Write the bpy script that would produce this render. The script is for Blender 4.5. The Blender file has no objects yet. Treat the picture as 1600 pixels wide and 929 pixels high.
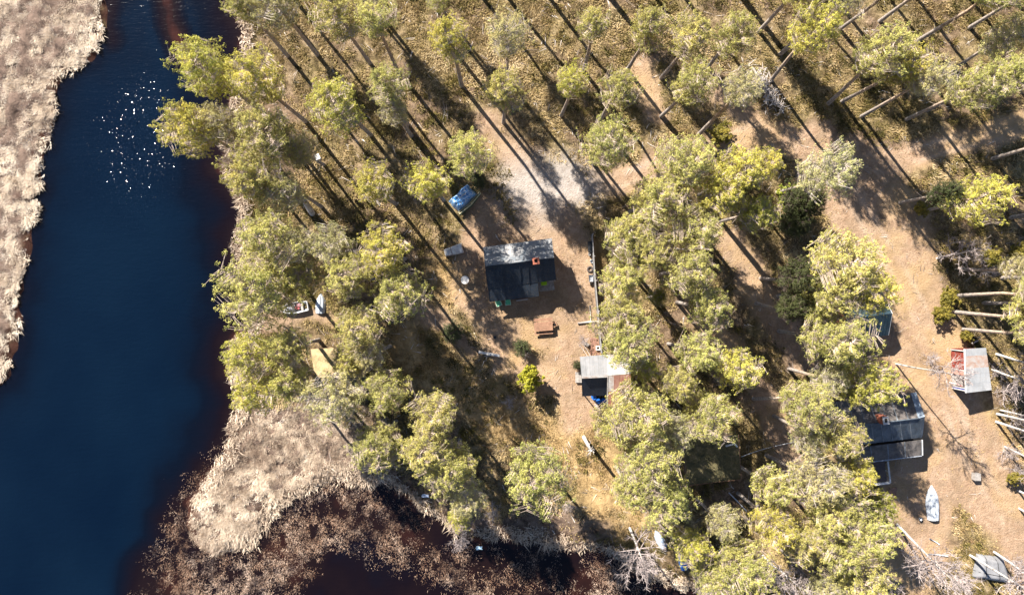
import bpy, math, random
import numpy as np
from mathutils import Vector

# ------------------------------------------------------------------ basics
H = 80.0            # drone height in metres
S = 0.075           # metres on the ground per photo pixel
SUN_EL, SUN_AZ = math.radians(37), math.atan2(-0.62, 0.785)   # azimuth from north, clockwise
scene = bpy.context.scene
COL = scene.collection
rng = np.random.default_rng(7)
random.seed(7)

def W(px, py, h=0.0):
    """world point of something standing h metres above ground, seen at photo pixel px,py"""
    k = S * (H - h) / H
    return Vector(((px - 800) * k, (464.5 - py) * k, h))

def link(o, parent=None):
    COL.objects.link(o)
    if parent is not None:
        o.parent = parent
    return o

def tag(o, label=None, cat=None, group=None, kind=None):
    if label: o['label'] = label
    if cat: o['category'] = cat
    if group: o['group'] = group
    if kind: o['kind'] = kind
    return o

def thing(name, loc, label, cat, group=None):
    o = bpy.data.objects.new(name, None)
    o.empty_display_size = 0.3
    o.location = loc
    link(o)
    return tag(o, label, cat, group)

# ------------------------------------------------------------------ materials
def new_mat(name):
    m = bpy.data.materials.new(name)
    m.use_nodes = True
    nt = m.node_tree
    b = nt.nodes['Principled BSDF']
    return m, nt, b

def N(nt, t, **kw):
    n = nt.nodes.new(t)
    for k, v in kw.items():
        if k.startswith('i_'):
            key = k[2:]
            n.inputs[int(key) if key.isdigit() else key.replace('_', ' ')].default_value = v
        else:
            setattr(n, k, v)
    return n

def rgba(c): return (c[0], c[1], c[2], 1.0)

def mixc(nt, fac, a, b, mode='MIX'):
    n = nt.nodes.new('ShaderNodeMix'); n.data_type = 'RGBA'; n.blend_type = mode
    n.clamp_factor = True
    for sock, v in ((n.inputs[0], fac), (n.inputs[6], a), (n.inputs[7], b)):
        if isinstance(v, (int, float)): sock.default_value = v
        elif isinstance(v, tuple): sock.default_value = rgba(v)
        else: nt.links.new(v, sock)
    return n.outputs[2]

def ramp(nt, src, stops):
    n = nt.nodes.new('ShaderNodeValToRGB')
    el = n.color_ramp.elements
    while len(el) < len(stops): el.new(0.5)
    for e, (p, c) in zip(el, stops):
        e.position = p
        e.color = rgba(c) if isinstance(c, tuple) else (c, c, c, 1)
    nt.links.new(src, n.inputs[0])
    return n.outputs[0]

def noise(nt, vec, scale, detail=4, rough=0.6, dist=0.0):
    n = N(nt, 'ShaderNodeTexNoise')
    n.inputs['Scale'].default_value = scale
    n.inputs['Detail'].default_value = detail
    n.inputs['Roughness'].default_value = rough
    n.inputs['Distortion'].default_value = dist
    if vec is not None: nt.links.new(vec, n.inputs['Vector'])
    return n.outputs['Fac']

def bump(nt, b, height, strength=0.5, dist=0.1):
    n = N(nt, 'ShaderNodeBump')
    n.inputs['Strength'].default_value = strength
    n.inputs['Distance'].default_value = dist
    nt.links.new(height, n.inputs['Height'])
    nt.links.new(n.outputs['Normal'], b.inputs['Normal'])
    return n

_simple = {}
def M(name, c1, c2=None, rough=0.7, scale=3.0, metal=0.0, bumps=0.15, spec=0.3, litter=0.0):
    """worn two-tone procedural surface"""
    if name in _simple: return _simple[name]
    m, nt, b = new_mat(name)
    co = N(nt, 'ShaderNodeTexCoord').outputs['Object']
    c2 = c2 or tuple(v * 0.65 for v in c1)
    f = noise(nt, co, scale, 6, 0.65, 0.6)
    f2 = ramp(nt, f, [(0.38, 0.0), (0.62, 1.0)])
    col = mixc(nt, f2, c1, c2)
    if litter:                                             # fallen needles, lichen and bird droppings
        g = ramp(nt, noise(nt, co, 6.0, 6, 0.8, 0.5), [(0.5, 0.0), (0.68, litter)])
        col = mixc(nt, g, col, tuple(0.5 * v + w for v, w in zip(c1, (0.10, 0.07, 0.04))))
        st = N(nt, 'ShaderNodeMapping'); st.inputs['Scale'].default_value = (2.2, 0.25, 0.25); nt.links.new(co, st.inputs['Vector'])
        col = mixc(nt, ramp(nt, noise(nt, st.outputs[0], 1.5, 4), [(0.45, 0.0), (0.75, 0.5)]), col, tuple(v * 0.5 for v in c1))
    nt.links.new(col, b.inputs['Base Color'])
    b.inputs['Roughness'].default_value = rough
    b.inputs['Metallic'].default_value = metal
    b.inputs['Specular IOR Level'].default_value = spec
    bump(nt, b, noise(nt, co, scale * 9, 3), bumps, 0.03)
    _simple[name] = m
    return m

def mat_leaf(name, transl=0.3):
    m, nt, b = new_mat(name)
    at = N(nt, 'ShaderNodeAttribute', attribute_name='tone')
    oi = N(nt, 'ShaderNodeObjectInfo')
    v = ramp(nt, at.outputs['Fac'], [(0.0, (0.6, 0.66, 0.5)), (0.5, (1.0, 1.0, 1.0)), (1.0, (1.45, 1.38, 1.3))])
    c = mixc(nt, 1.0, oi.outputs['Color'], v, 'MULTIPLY')
    nt.links.new(c, b.inputs['Base Color'])
    b.inputs['Roughness'].default_value = 0.55
    b.inputs['Specular IOR Level'].default_value = 0.25
    tr = N(nt, 'ShaderNodeBsdfTranslucent'); nt.links.new(c, tr.inputs['Color'])
    mx = N(nt, 'ShaderNodeMixShader'); mx.inputs[0].default_value = transl
    nt.links.new(b.outputs[0], mx.inputs[1]); nt.links.new(tr.outputs[0], mx.inputs[2])
    nt.links.new(mx.outputs[0], nt.nodes['Material Output'].inputs['Surface'])
    return m

def mat_tone(name, stops, rough=0.8, transl=0.15, spec=0.15):
    """colour by the per-plant 'tone' attribute"""
    m, nt, b = new_mat(name)
    at = N(nt, 'ShaderNodeAttribute', attribute_name='tone')
    c = ramp(nt, at.outputs['Fac'], stops)
    nt.links.new(c, b.inputs['Base Color'])
    b.inputs['Roughness'].default_value = rough
    b.inputs['Specular IOR Level'].default_value = spec
    tr = N(nt, 'ShaderNodeBsdfTranslucent'); nt.links.new(c, tr.inputs['Color'])
    mx = N(nt, 'ShaderNodeMixShader'); mx.inputs[0].default_value = transl
    nt.links.new(b.outputs[0], mx.inputs[1]); nt.links.new(tr.outputs[0], mx.inputs[2])
    nt.links.new(mx.outputs[0], nt.nodes['Material Output'].inputs['Surface'])
    return m

def mat_bark(name, low, high, z0=3.0, z1=9.0):
    m, nt, b = new_mat(name)
    co = N(nt, 'ShaderNodeTexCoord').outputs['Object']
    sx = N(nt, 'ShaderNodeSeparateXYZ'); nt.links.new(co, sx.inputs[0])
    mr = N(nt, 'ShaderNodeMapRange'); nt.links.new(sx.outputs['Z'], mr.inputs['Value'])
    mr.inputs['From Min'].default_value = z0; mr.inputs['From Max'].default_value = z1
    c = mixc(nt, mr.outputs[0], low, high)
    n1 = noise(nt, co, 3.2, 6, 0.75)
    c = mixc(nt, ramp(nt, n1, [(0.42, 0.0), (0.62, 0.85)]), c, tuple(v * 0.4 for v in low))
    nt.links.new(c, b.inputs['Base Color'])
    b.inputs['Roughness'].default_value = 0.85
    b.inputs['Specular IOR Level'].default_value = 0.15
    bump(nt, b, noise(nt, co, 14, 4), 0.6, 0.05)
    return m

def mat_birch():
    m, nt, b = new_mat('birch_bark')
    co = N(nt, 'ShaderNodeTexCoord').outputs['Object']
    mp = N(nt, 'ShaderNodeMapping'); mp.inputs['Scale'].default_value = (2, 2, 5)
    nt.links.new(co, mp.inputs['Vector'])
    n1 = noise(nt, mp.outputs[0], 1.6, 5, 0.7)
    c = ramp(nt, n1, [(0.38, (0.1, 0.085, 0.075)), (0.5, (0.42, 0.39, 0.36)), (0.8, (0.56, 0.53, 0.49))])
    nt.links.new(c, b.inputs['Base Color']); b.inputs['Roughness'].default_value = 0.7
    return m

LEAF = mat_leaf('pine_needles')
LEAF_DARK = mat_leaf('spruce_needles', 0.15)
BARK = mat_bark('pine_bark', (0.34, 0.29, 0.25), (0.52, 0.37, 0.25))
TWIG = M('grey_dead_twigs', (0.56, 0.5, 0.45), (0.38, 0.33, 0.29), 0.85, 2.0)
LIMB = M('pine_limb_bark', (0.5, 0.4, 0.32), (0.32, 0.25, 0.2), 0.85, 2.0)
LIMBDARK = M('spruce_limb_bark', (0.12, 0.09, 0.07), (0.08, 0.06, 0.05), 0.85, 2.0)
LIMBGREY = M('pine_limb_grey', (0.48, 0.41, 0.35), (0.3, 0.25, 0.21), 0.85, 2.0)
BIRCH = mat_birch()
BIRCHTWIG = M('birch_twigs', (0.36, 0.3, 0.275), (0.22, 0.18, 0.165), 0.8, 1.5)

# ------------------------------------------------------------------ mesh builder
class MB:
    def __init__(self):
        self.v = []; self.f = []
    def add(self, vs, fs):
        o = len(self.v)
        self.v += [tuple(p) for p in vs]
        self.f += [tuple(i + o for i in f) for f in fs]
        return self
    def box(self, c, size, rz=0.0, bev=0.0):
        x, y, z = (s / 2 for s in size)
        ca, sa = math.cos(rz), math.sin(rz)
        if bev:
            e = min(bev, x * .9, y * .9, z * .9)
            pts = []
            rings = [(-z, x - e, y - e), (-z + e, x, y), (z - e, x, y), (z, x - e, y - e)]
            for zz, xx, yy in rings:
                pts += [(-xx, -yy, zz), (xx, -yy, zz), (xx, yy, zz), (-xx, yy, zz)]
            fs = [(3, 2, 1, 0), (12, 13, 14, 15)]
            for k in range(3):
                for i in range(4):
                    fs.append((k * 4 + i, k * 4 + (i + 1) % 4, k * 4 + 4 + (i + 1) % 4, k * 4 + 4 + i))
        else:
            pts = [(-x, -y, -z), (x, -y, -z), (x, y, -z), (-x, y, -z), (-x, -y, z), (x, -y, z), (x, y, z), (-x, y, z)]
            fs = [(3, 2, 1, 0), (4, 5, 6, 7), (0, 1, 5, 4), (1, 2, 6, 5), (2, 3, 7, 6), (3, 0, 4, 7)]
        return self.add([(c[0] + p[0] * ca - p[1] * sa, c[1] + p[0] * sa + p[1] * ca, c[2] + p[2]) for p in pts], fs)
    def slab(self, q, th):
        """four corners (any heights), thickness downwards"""
        q = [Vector(p) for p in q]
        n = (q[1] - q[0]).cross(q[3] - q[0]).normalized()
        if n.z < 0: q = [q[0], q[3], q[2], q[1]]; n = -n
        lo = [p - n * th for p in q]
        return self.add(q + lo, [(0, 1, 2, 3), (7, 6, 5, 4), (0, 4, 5, 1), (1, 5, 6, 2), (2, 6, 7, 3), (3, 7, 4, 0)])
    def prism(self, pts, z0, z1):
        n = len(pts)
        vs = [(p[0], p[1], z0) for p in pts] + [(p[0], p[1], z1) for p in pts]
        return self.add(vs, [tuple(range(n))[::-1], tuple(range(n, 2 * n))] + [(i, (i + 1) % n, n + (i + 1) % n, n + i) for i in range(n)])
    def tube(self, path, radii, n=6, cap=True):
        P = [Vector(p) for p in path]
        vs = []; fs = []
        for i, p in enumerate(P):
            t = (P[min(i + 1, len(P) - 1)] - P[max(i - 1, 0)])
            t = t.normalized() if t.length > 1e-9 else Vector((0, 0, 1))
            a = Vector((1, 0, 0)) if abs(t.x) < 0.8 else Vector((0, 1, 0))
            u = t.cross(a).normalized(); w = t.cross(u)
            for k in range(n):
                th = 2 * math.pi * k / n
                vs.append(p + (u * math.cos(th) + w * math.sin(th)) * radii[i])
        for i in range(len(P) - 1):
            for k in range(n):
                fs.append((i * n + k, i * n + (k + 1) % n, (i + 1) * n + (k + 1) % n, (i + 1) * n + k))
        if cap:
            fs.append(tuple(range(n))); fs.append(tuple(range((len(P) - 1) * n, len(P) * n))[::-1])
        return self.add(vs, fs)
    def lathe(self, c, prof, n=20):
        vs = []; fs = []
        for r, z in prof:
            for k in range(n):
                th = 2 * math.pi * k / n
                vs.append((c[0] + r * math.cos(th), c[1] + r * math.sin(th), c[2] + z))
        m = len(prof)
        for i in range(m - 1):
            for k in range(n):
                fs.append((i * n + k, i * n + (k + 1) % n, (i + 1) * n + (k + 1) % n, (i + 1) * n + k))
        fs.append(tuple(range(n))[::-1]); fs.append(tuple(range((m - 1) * n, m * n)))
        return self.add(vs, fs)
    def grid(self, fn, nu, nv):
        vs = [fn(i / nu, j / nv) for j in range(nv + 1) for i in range(nu + 1)]
        w = nu + 1
        return self.add(vs, [(j * w + i, j * w + i + 1, (j + 1) * w + i + 1, (j + 1) * w + i) for j in range(nv) for i in range(nu)])
    def mesh(self, name, mat, origin=(0, 0, 0), smooth=False):
        me = bpy.data.meshes.new(name)
        o = Vector(origin)
        me.from_pydata([tuple(Vector(p) - o) for p in self.v], [], self.f)
        me.materials.append(mat)
        if smooth:
            me.polygons.foreach_set('use_smooth', [True] * len(me.polygons))
        me.update()
        return me
    def build(self, name, mat, parent=None, smooth=False, origin=None):
        root = parent
        off = Vector((0, 0, 0))
        while root is not None:
            off += root.location; root = root.parent
        loc = Vector((0, 0, 0))
        if origin is not None:
            loc = Vector(origin) - off
            off = Vector(origin)
        o = bpy.data.objects.new(name, self.mesh(name, mat, off, smooth))
        o.location = loc
        return link(o, parent)

def np_mesh(name, V, F, mat, attrs=None, smooth=False):
    V = np.asarray(V, np.float32); F = np.asarray(F, np.int32)
    me = bpy.data.meshes.new(name)
    k = F.shape[1]
    me.vertices.add(len(V)); me.vertices.foreach_set('co', V.ravel())
    me.loops.add(F.size); me.loops.foreach_set('vertex_index', F.ravel())
    me.polygons.add(len(F)); me.polygons.foreach_set('loop_start', np.arange(0, F.size, k, dtype=np.int32))
    me.polygons.foreach_set('loop_total', np.full(len(F), k, np.int32))
    if smooth: me.polygons.foreach_set('use_smooth', np.ones(len(F), bool))
    me.update(calc_edges=True)
    for an, (ty, arr) in (attrs or {}).items():
        a = me.attributes.new(an, ty, 'POINT')
        a.data.foreach_set('color' if ty == 'FLOAT_COLOR' else 'value', np.asarray(arr, np.float32).ravel())
    me.materials.append(mat)
    return me

# ------------------------------------------------------------------ 2D fields
def px2w(pts): return np.array([((x - 800) * S, (464.5 - y) * S) for x, y in pts])

def poly_sd(x, y, poly):
    """signed distance in metres, positive inside; poly in photo pixels"""
    P = px2w(poly); n = len(P)
    d = np.full(x.shape, 1e9); inside = np.zeros(x.shape, bool)
    for i in range(n):
        ax, ay = P[i]; bx, by = P[(i + 1) % n]
        ex, ey = bx - ax, by - ay
        t = np.clip(((x - ax) * ex + (y - ay) * ey) / (ex * ex + ey * ey + 1e-12), 0, 1)
        d = np.minimum(d, np.hypot(x - ax - t * ex, y - ay - t * ey))
        cond = ((ay > y) != (by > y))
        xi = ex * (y - ay) / (ey if abs(ey) > 1e-12 else 1e-12) + ax
        inside ^= cond & (x < xi)
    return np.where(inside, d, -d)

def line_d(x, y, pts):
    P = px2w(pts); d = np.full(x.shape, 1e9)
    for (ax, ay), (bx, by) in zip(P[:-1], P[1:]):
        ex, ey = bx - ax, by - ay
        t = np.clip(((x - ax) * ex + (y - ay) * ey) / (ex * ex + ey * ey + 1e-12), 0, 1)
        d = np.minimum(d, np.hypot(x - ax - t * ex, y - ay - t * ey))
    return d

def sstep(a, b, v):
    t = np.clip((v - a) / (b - a), 0, 1); return t * t * (3 - 2 * t)

def _hash(ix, iy, seed):
    h = (ix.astype(np.int64) * 374761393 + iy.astype(np.int64) * 668265263 + seed * 974634397) & 0x7fffffff
    h = ((h ^ (h >> 13)) * 1274126177) & 0x7fffffff
    return ((h ^ (h >> 16)) & 0xffff) / 65535.0

def vnoise(x, y, sc, seed=0, octs=3):
    out = np.zeros(np.shape(x)); amp = 1.0; tot = 0
    for o in range(octs):
        xs, ys = np.asarray(x) / sc, np.asarray(y) / sc
        ix, iy = np.floor(xs), np.floor(ys)
        fx, fy = xs - ix, ys - iy
        fx = fx * fx * (3 - 2 * fx); fy = fy * fy * (3 - 2 * fy)
        a = _hash(ix, iy, seed + o); b = _hash(ix + 1, iy, seed + o)
        c = _hash(ix, iy + 1, seed + o); d = _hash(ix + 1, iy + 1, seed + o)
        out += amp * ((a * (1 - fx) + b * fx) * (1 - fy) + (c * (1 - fx) + d * fx) * fy)
        tot += amp; amp *= 0.5; sc *= 0.5
    return out / tot

WATER = [(152, -400), (152, 0), (148, 45), (138, 82), (112, 100), (92, 112), (72, 145), (64, 210), (52, 290),
         (38, 360), (28, 430), (18, 510), (4, 585), (-80, 680), (-500, 800), (-600, 1700), (1400, 1700), (1240, 1040), (1120, 935),
         (1060, 915), (1010, 890), (960, 868), (930, 852), (870, 846), (800, 838), (735, 842), (700, 826), (672, 796),
         (640, 775), (610, 757), (570, 742), (520, 746), (470, 762), (425, 792), (398, 826), (378, 852), (345, 864),
         (312, 852), (296, 820), (300, 790), (330, 752), (352, 716), (366, 680), (380, 640), (376, 600), (368, 560),
         (372, 525), (386, 505), (390, 490), (386, 455), (378, 420), (372, 370), (378, 330), (364, 290), (352, 250),
         (356, 200), (372, 140), (380, 95), (384, 50), (372, 10), (366, -60), (366, -400)]
REED_L = [(-400, -400), (152, -400), (152, 0), (148, 45), (138, 82), (112, 100), (92, 112), (72, 145), (64, 210), (52, 290),
          (38, 360), (28, 430), (18, 510), (4, 585), (-80, 680), (-400, 720)]
SPIT = [(296, 820), (300, 790), (330, 752), (352, 716), (366, 680), (385, 640), (440, 640), (500, 640), (545, 668), (575, 715),
        (570, 742), (520, 746), (470, 762), (425, 792), (398, 826), (378, 852), (345, 864), (312, 852)]
SPIT_HEAD = [(300, 800), (335, 745), (385, 722), (420, 745), (420, 790), (378, 852), (345, 862), (312, 850)]
FRINGE = [(575, 742), (640, 738), (700, 780), (770, 810), (800, 790), (860, 800), (960, 800), (960, 868), (870, 846), (800, 838), (735, 842), (700, 826), (640, 775)]
MARSH = [(196, 960), (205, 890), (248, 848), (246, 812), (292, 760), (350, 690), (368, 690), (330, 760), (300, 800), (300, 850), (345, 872),
         (385, 862), (420, 812), (480, 770), (560, 750), (620, 775), (680, 830), (690, 850), (760, 860), (850, 860), (940, 866), (1000, 900), (1030, 960),
         (760, 960), (690, 915), (640, 885), (600, 865), (570, 840), (540, 852), (515, 880), (500, 905), (440, 960)]
SHOAL = [(255, -20), (262, 30), (276, 62), (284, 88)]

ROADS = [([(1640, 175), (1560, 205), (1480, 228), (1400, 248), (1320, 252), (1240, 232), (1185, 195), (1150, 165), (1120, 140)], 24),
         ([(1290, 245), (1340, 320), (1390, 400), (1430, 470), (1460, 540), (1480, 620), (1520, 720), (1570, 800), (1640, 900)], 52),
         ([(1420, 560), (1440, 640), (1450, 720), (1440, 800), (1430, 870)], 60),
         ([(1330, 265), (1400, 330), (1420, 400)], 46),
         ([(760, 195), (795, 230), (830, 280)], 20),
         ([(830, 290), (900, 295), (960, 282), (1040, 262), (1100, 235), (1180, 205)], 23),
         ([(830, 300), (880, 360), (905, 440), (900, 500), (885, 560), (900, 640)], 34),
         ([(760, 330), (735, 380), (730, 440), (760, 500), (790, 560), (850, 590)], 26),
         ([(1140, 380), (1175, 440), (1215, 500), (1250, 560)], 26),
         ([(1000, 110), (1018, 150), (1030, 180)], 16),
         ([(640, 470), (690, 500), (740, 550)], 16),
         ([(1090, 480), (1130, 530), (1190, 600), (1215, 660), (1240, 720)], 20),
         ([(388, 497), (430, 495), (480, 490), (520, 500)], 14)]
YARD = [(745, 340), (900, 335), (925, 380), (935, 550), (900, 560), (780, 540), (725, 450)]
GRAVEL = [(790, 262), (850, 250), (905, 258), (930, 300), (880, 325), (850, 340), (800, 335), (780, 300)]
DRY = [([(905, 590), (900, 680), (940, 740), (980, 800)], 48), ([(640, 540), (720, 620), (780, 640), (860, 690)], 36),
       ([(930, 400), (925, 470)], 22), ([(700, 400), (700, 460)], 20), ([(1500, 620), (1540, 700), (1560, 780)], 40)]

def land_sd(x, y):
    d = -poly_sd(x, y, WATER)
    return d + (vnoise(x, y, 3.0, 91, 3) - 0.5) * 2.2 * (np.abs(d) < 12)

def ground_z(x, y, sd=None):
    if sd is None: sd = land_sd(x, y)
    z = -1.3 + 1.3 * sstep(-4.0, 1.6, sd)
    return z + 0.10 * (vnoise(x, y, 7.0, 5, 2) - 0.5) * sstep(0.5, 4, sd)

def zone(x, y):
    """sand, gravel, reed, dry weights"""
    nz = (vnoise(x, y, 3.2, 11, 3) - 0.5) * 2.6
    sand = np.zeros(np.shape(x))
    for pts, w in ROADS:
        d = line_d(x, y, pts)
        sand = np.maximum(sand, sstep(0.9, -0.9, d - w * S + nz))
    sand = np.maximum(sand, 0.85 * sstep(-1.2, 1.0, poly_sd(x, y, YARD) + nz))
    grav = 0.9 * sstep(-3.2, 2.6, poly_sd(x, y, GRAVEL) + nz * 1.3)
    reed = np.maximum(sstep(-0.5, 0.5, poly_sd(x, y, REED_L)), sstep(-1.0, 0.6, poly_sd(x, y, SPIT) + nz * .5))
    reed = np.maximum(reed, 0.8 * sstep(-1.0, 1.0, poly_sd(x, y, FRINGE) + nz))
    dry = np.zeros(np.shape(x))
    for pts, w in DRY:
        dry = np.maximum(dry, sstep(1.5, -1.5, line_d(x, y, pts) - w * S + nz * 1.4))
    return sand, grav, reed, dry

# ------------------------------------------------------------------ world, sun, camera
world = bpy.data.worlds.new('World'); scene.world = world
world.use_nodes = True
wn = world.node_tree
sky = wn.nodes.new('ShaderNodeTexSky'); sky.sky_type = 'NISHITA'; sky.sun_disc = False
sky.air_density = 0.55; sky.dust_density = 0.2; sky.ozone_density = 2.0
sky.sun_elevation = SUN_EL; sky.sun_rotation = SUN_AZ
bg = wn.nodes['Background']; bg.inputs['Strength'].default_value = 0.075
wn.links.new(sky.outputs[0], bg.inputs['Color'])

sl = bpy.data.lights.new('sun', 'SUN'); sl.energy = 5.0; sl.angle = math.radians(0.5); sl.color = (1.0, 0.94, 0.86)
so = bpy.data.objects.new('sun', sl)
d = Vector((0.62 * math.cos(SUN_EL), -0.785 * math.cos(SUN_EL), -math.sin(SUN_EL)))
so.rotation_euler = d.to_track_quat('-Z', 'Y').to_euler(); so.location = (-40, 50, 90); link(so)

cd = bpy.data.cameras.new('drone_camera'); cd.sensor_width = 36; cd.lens = 36 * H / (1600 * S); cd.clip_end = 6000; cd.clip_start = 0.5
cam = bpy.data.objects.new('drone_camera', cd); cam.location = (0, 0, H); link(cam); scene.camera = cam

scene.view_settings.view_transform = 'Standard'; scene.view_settings.look = 'None'
scene.view_settings.exposure = 1.7; scene.view_settings.gamma = 1.0
scene.render.engine = 'CYCLES'
scene.cycles.max_bounces = 5; scene.cycles.diffuse_bounces = 3; scene.cycles.glossy_bounces = 2
scene.cycles.transmission_bounces = 3; scene.cycles.transparent_max_bounces = 6
scene.cycles.use_denoising = True
scene.cycles.sample_clamp_indirect = 4.0

# ------------------------------------------------------------------ ground
def axis(lo, hi, step, far, grow=1.35):
    a = list(np.arange(lo, hi + 1e-6, step)); s = step
    l = []; x = lo
    while x > -far: s *= grow; x -= s; l.append(x)
    s = step; x = a[-1]; r = []
    while x < far: s *= grow; x += s; r.append(x)
    return np.array(l[::-1] + a + r)

GX, GY = axis(-64, 64, 0.25, 2500), axis(-40, 40, 0.25, 2500)
gx, gy = np.meshgrid(GX, GY)
sd = land_sd(gx, gy)
gzv = ground_z(gx, gy, sd)
sand, grav, reed, dry = zone(gx, gy)
hum = vnoise(gx, gy, 0.9, 31, 3) - 0.5
gzv = gzv + (vnoise(gx, gy, 1.3, 33, 2) - .5) * 0.55 * reed * sstep(-0.3, 1.0, sd) + hum * 0.28 * (1 - np.maximum(sand, grav)) * sstep(0.3, 1.5, sd) + (vnoise(gx, gy, 1.5, 77, 2) - .5) * .05
nx, ny = len(GX), len(GY)
idx = np.arange(nx * ny).reshape(ny, nx)
F = np.stack([idx[:-1, :-1], idx[:-1, 1:], idx[1:, 1:], idx[1:, :-1]], -1).reshape(-1, 4)
zc = np.stack([sand, grav, reed, dry], -1)
rut = np.zeros(gx.shape)
for pts in (ROADS[0][0], ROADS[1][0], ROADS[5][0]):
    dl = line_d(gx, gy, pts)
    rut = np.maximum(rut, np.exp(-((dl - 0.8) / 0.3) ** 2) * sstep(.3, .6, vnoise(gx, gy, 5.0, 35, 3)))
V = np.stack([gx, gy, gzv], -1).reshape(-1, 3)

def mat_ground():
    m, nt, b = new_mat('ground_soil')
    co = N(nt, 'ShaderNodeTexCoord').outputs['Object']
    at = N(nt, 'ShaderNodeAttribute', attribute_name='zones')
    sep = N(nt, 'ShaderNodeSeparateColor'); nt.links.new(at.outputs['Color'], sep.inputs[0])
    sh = N(nt, 'ShaderNodeAttribute', attribute_name='shore').outputs['Fac']
    n_big = noise(nt, co, 0.16, 5, 0.6, 0.5)
    n_mid = noise(nt, co, 0.9, 6, 0.7, 0.4)
    n_fine = noise(nt, co, 5.0, 5, 0.75)
    heath = ramp(nt, n_mid, [(0.3, (0.04, 0.03, 0.014)), (0.45, (0.16, 0.12, 0.05)), (0.58, (0.32, 0.24, 0.12)), (0.75, (0.42, 0.33, 0.2))])
    brown = ramp(nt, n_mid, [(0.3, (0.05, 0.032, 0.02)), (0.5, (0.2, 0.135, 0.085)), (0.72, (0.36, 0.26, 0.18))])
    c = mixc(nt, ramp(nt, n_big, [(0.42, 0.0), (0.6, 1.0)]), heath, brown)
    c = mixc(nt, ramp(nt, n_fine, [(0.35, 0.75), (0.55, 0.0)]), c, (0.06, 0.045, 0.025))
    dk = ramp(nt, noise(nt, co, 0.4, 6, 0.7, 1.2), [(0.48, 0.0), (0.64, 0.5)])
    c = mixc(nt, dk, c, (0.065, 0.043, 0.024))
    dryc = ramp(nt, n_mid, [(0.3, (0.2, 0.13, 0.055)), (0.6, (0.42, 0.29, 0.14)), (0.8, (0.5, 0.38, 0.22))])
    c = mixc(nt, at.outputs['Alpha'], c, dryc)
    sandc = ramp(nt, noise(nt, co, 0.7, 7, 0.75, 0.8), [(0.28, (0.17, 0.105, 0.065)), (0.42, (0.31, 0.205, 0.13)), (0.6, (0.39, 0.275, 0.185)), (0.8, (0.45, 0.345, 0.26))])
    sandc = mixc(nt, ramp(nt, n_fine, [(0.3, 0.65), (0.5, 0.0)]), sandc, (0.2, 0.12, 0.075))
    litter = ramp(nt, noise(nt, co, 0.33, 6, 0.7, 1.0), [(0.46, 0.0), (0.62, 0.6)])
    sandc = mixc(nt, litter, sandc, (0.2, 0.14, 0.085))
    gold = ramp(nt, noise(nt, co, 0.12, 4, 0.6, 0.6), [(0.5, 0.0), (0.64, 0.55)])
    sandc = mixc(nt, gold, sandc, (0.4, 0.27, 0.13))
    rt = N(nt, 'ShaderNodeAttribute', attribute_name='rut').outputs['Fac']
    rm = N(nt, 'ShaderNodeMath', operation='MULTIPLY'); nt.links.new(rt, rm.inputs[0]); rm.inputs[1].default_value = 0.35
    sandc = mixc(nt, rm.outputs[0], sandc, (0.46, 0.36, 0.28))
    c = mixc(nt, sep.outputs[0], c, sandc)
    gravc = ramp(nt, noise(nt, co, 1.4, 6, 0.8), [(0.3, (0.22, 0.18, 0.145)), (0.5, (0.35, 0.31, 0.275)), (0.7, (0.42, 0.38, 0.345))])
    c = mixc(nt, sep.outputs[1], c, gravc)
    reedc = ramp(nt, n_mid, [(0.32, (0.035, 0.023, 0.018)), (0.62, (0.2, 0.14, 0.105))])
    c = mixc(nt, sep.outputs[2], c, reedc)
    c = mixc(nt, sh, c, (0.05, 0.022, 0.015))
    nt.links.new(c, b.inputs['Base Color'])
    b.inputs['Roughness'].default_value = 0.95; b.inputs['Specular IOR Level'].default_value = 0.1
    ad = N(nt, 'ShaderNodeMath', operation='ADD'); nt.links.new(n_fine, ad.inputs[0]); nt.links.new(n_mid, ad.inputs[1])
    bump(nt, b, ad.outputs[0], 0.9, 0.16)
    return m

shore = sstep(1.5, -0.3, sd + (vnoise(gx, gy, 1.0, 3, 3) - .5) * 2.6)
me = np_mesh('ground', V, F, mat_ground(), {'zones': ('FLOAT_COLOR', zc), 'shore': ('FLOAT', shore), 'rut': ('FLOAT', rut)}, smooth=True)
tag(link(bpy.data.objects.new('ground', me)), kind='structure')

# ------------------------------------------------------------------ water
WX, WY = axis(-64, 40, 0.5, 2500), axis(-40, 40, 0.5, 2500)
wx, wy = np.meshgrid(WX, WY)
wsd = -land_sd(wx, wy)                                   # metres from the bank
right = sstep(-48, -40, wx)
shal = np.exp(-np.maximum(wsd, 0) / 3.2) * (0.35 + 0.65 * right)
md = poly_sd(wx, wy, MARSH)
shal = np.maximum(shal, 0.72 * sstep(-4.0, 2.5, md))
shal = np.maximum(shal, 0.95 * np.exp(-(line_d(wx, wy, SHOAL) / 1.6) ** 2))
shal = np.maximum(shal, 0.6 * np.exp(-(line_d(wx, wy, [(170, -10), (160, 40), (172, 60)]) / 1.6) ** 2))
shal = np.maximum(shal, 0.5 * sstep(-2.5, 2.5, poly_sd(wx, wy, [(470, 860), (620, 830), (760, 850), (960, 860), (1010, 990), (430, 990)])))
shal = np.clip(shal * (0.7 + 0.6 * vnoise(wx, wy, 2.5, 9, 3)), 0, 1)
qx, qy = wx / S + 800, 464.5 - wy / S
wind = 0.75 * np.exp(-(((qx - 222) / 34) ** 2 + ((qy - 205) / 75) ** 2)) + 0.5 * np.exp(-(((qx - 200) / 100) ** 2 + ((qy - 250) / 110) ** 2))
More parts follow.
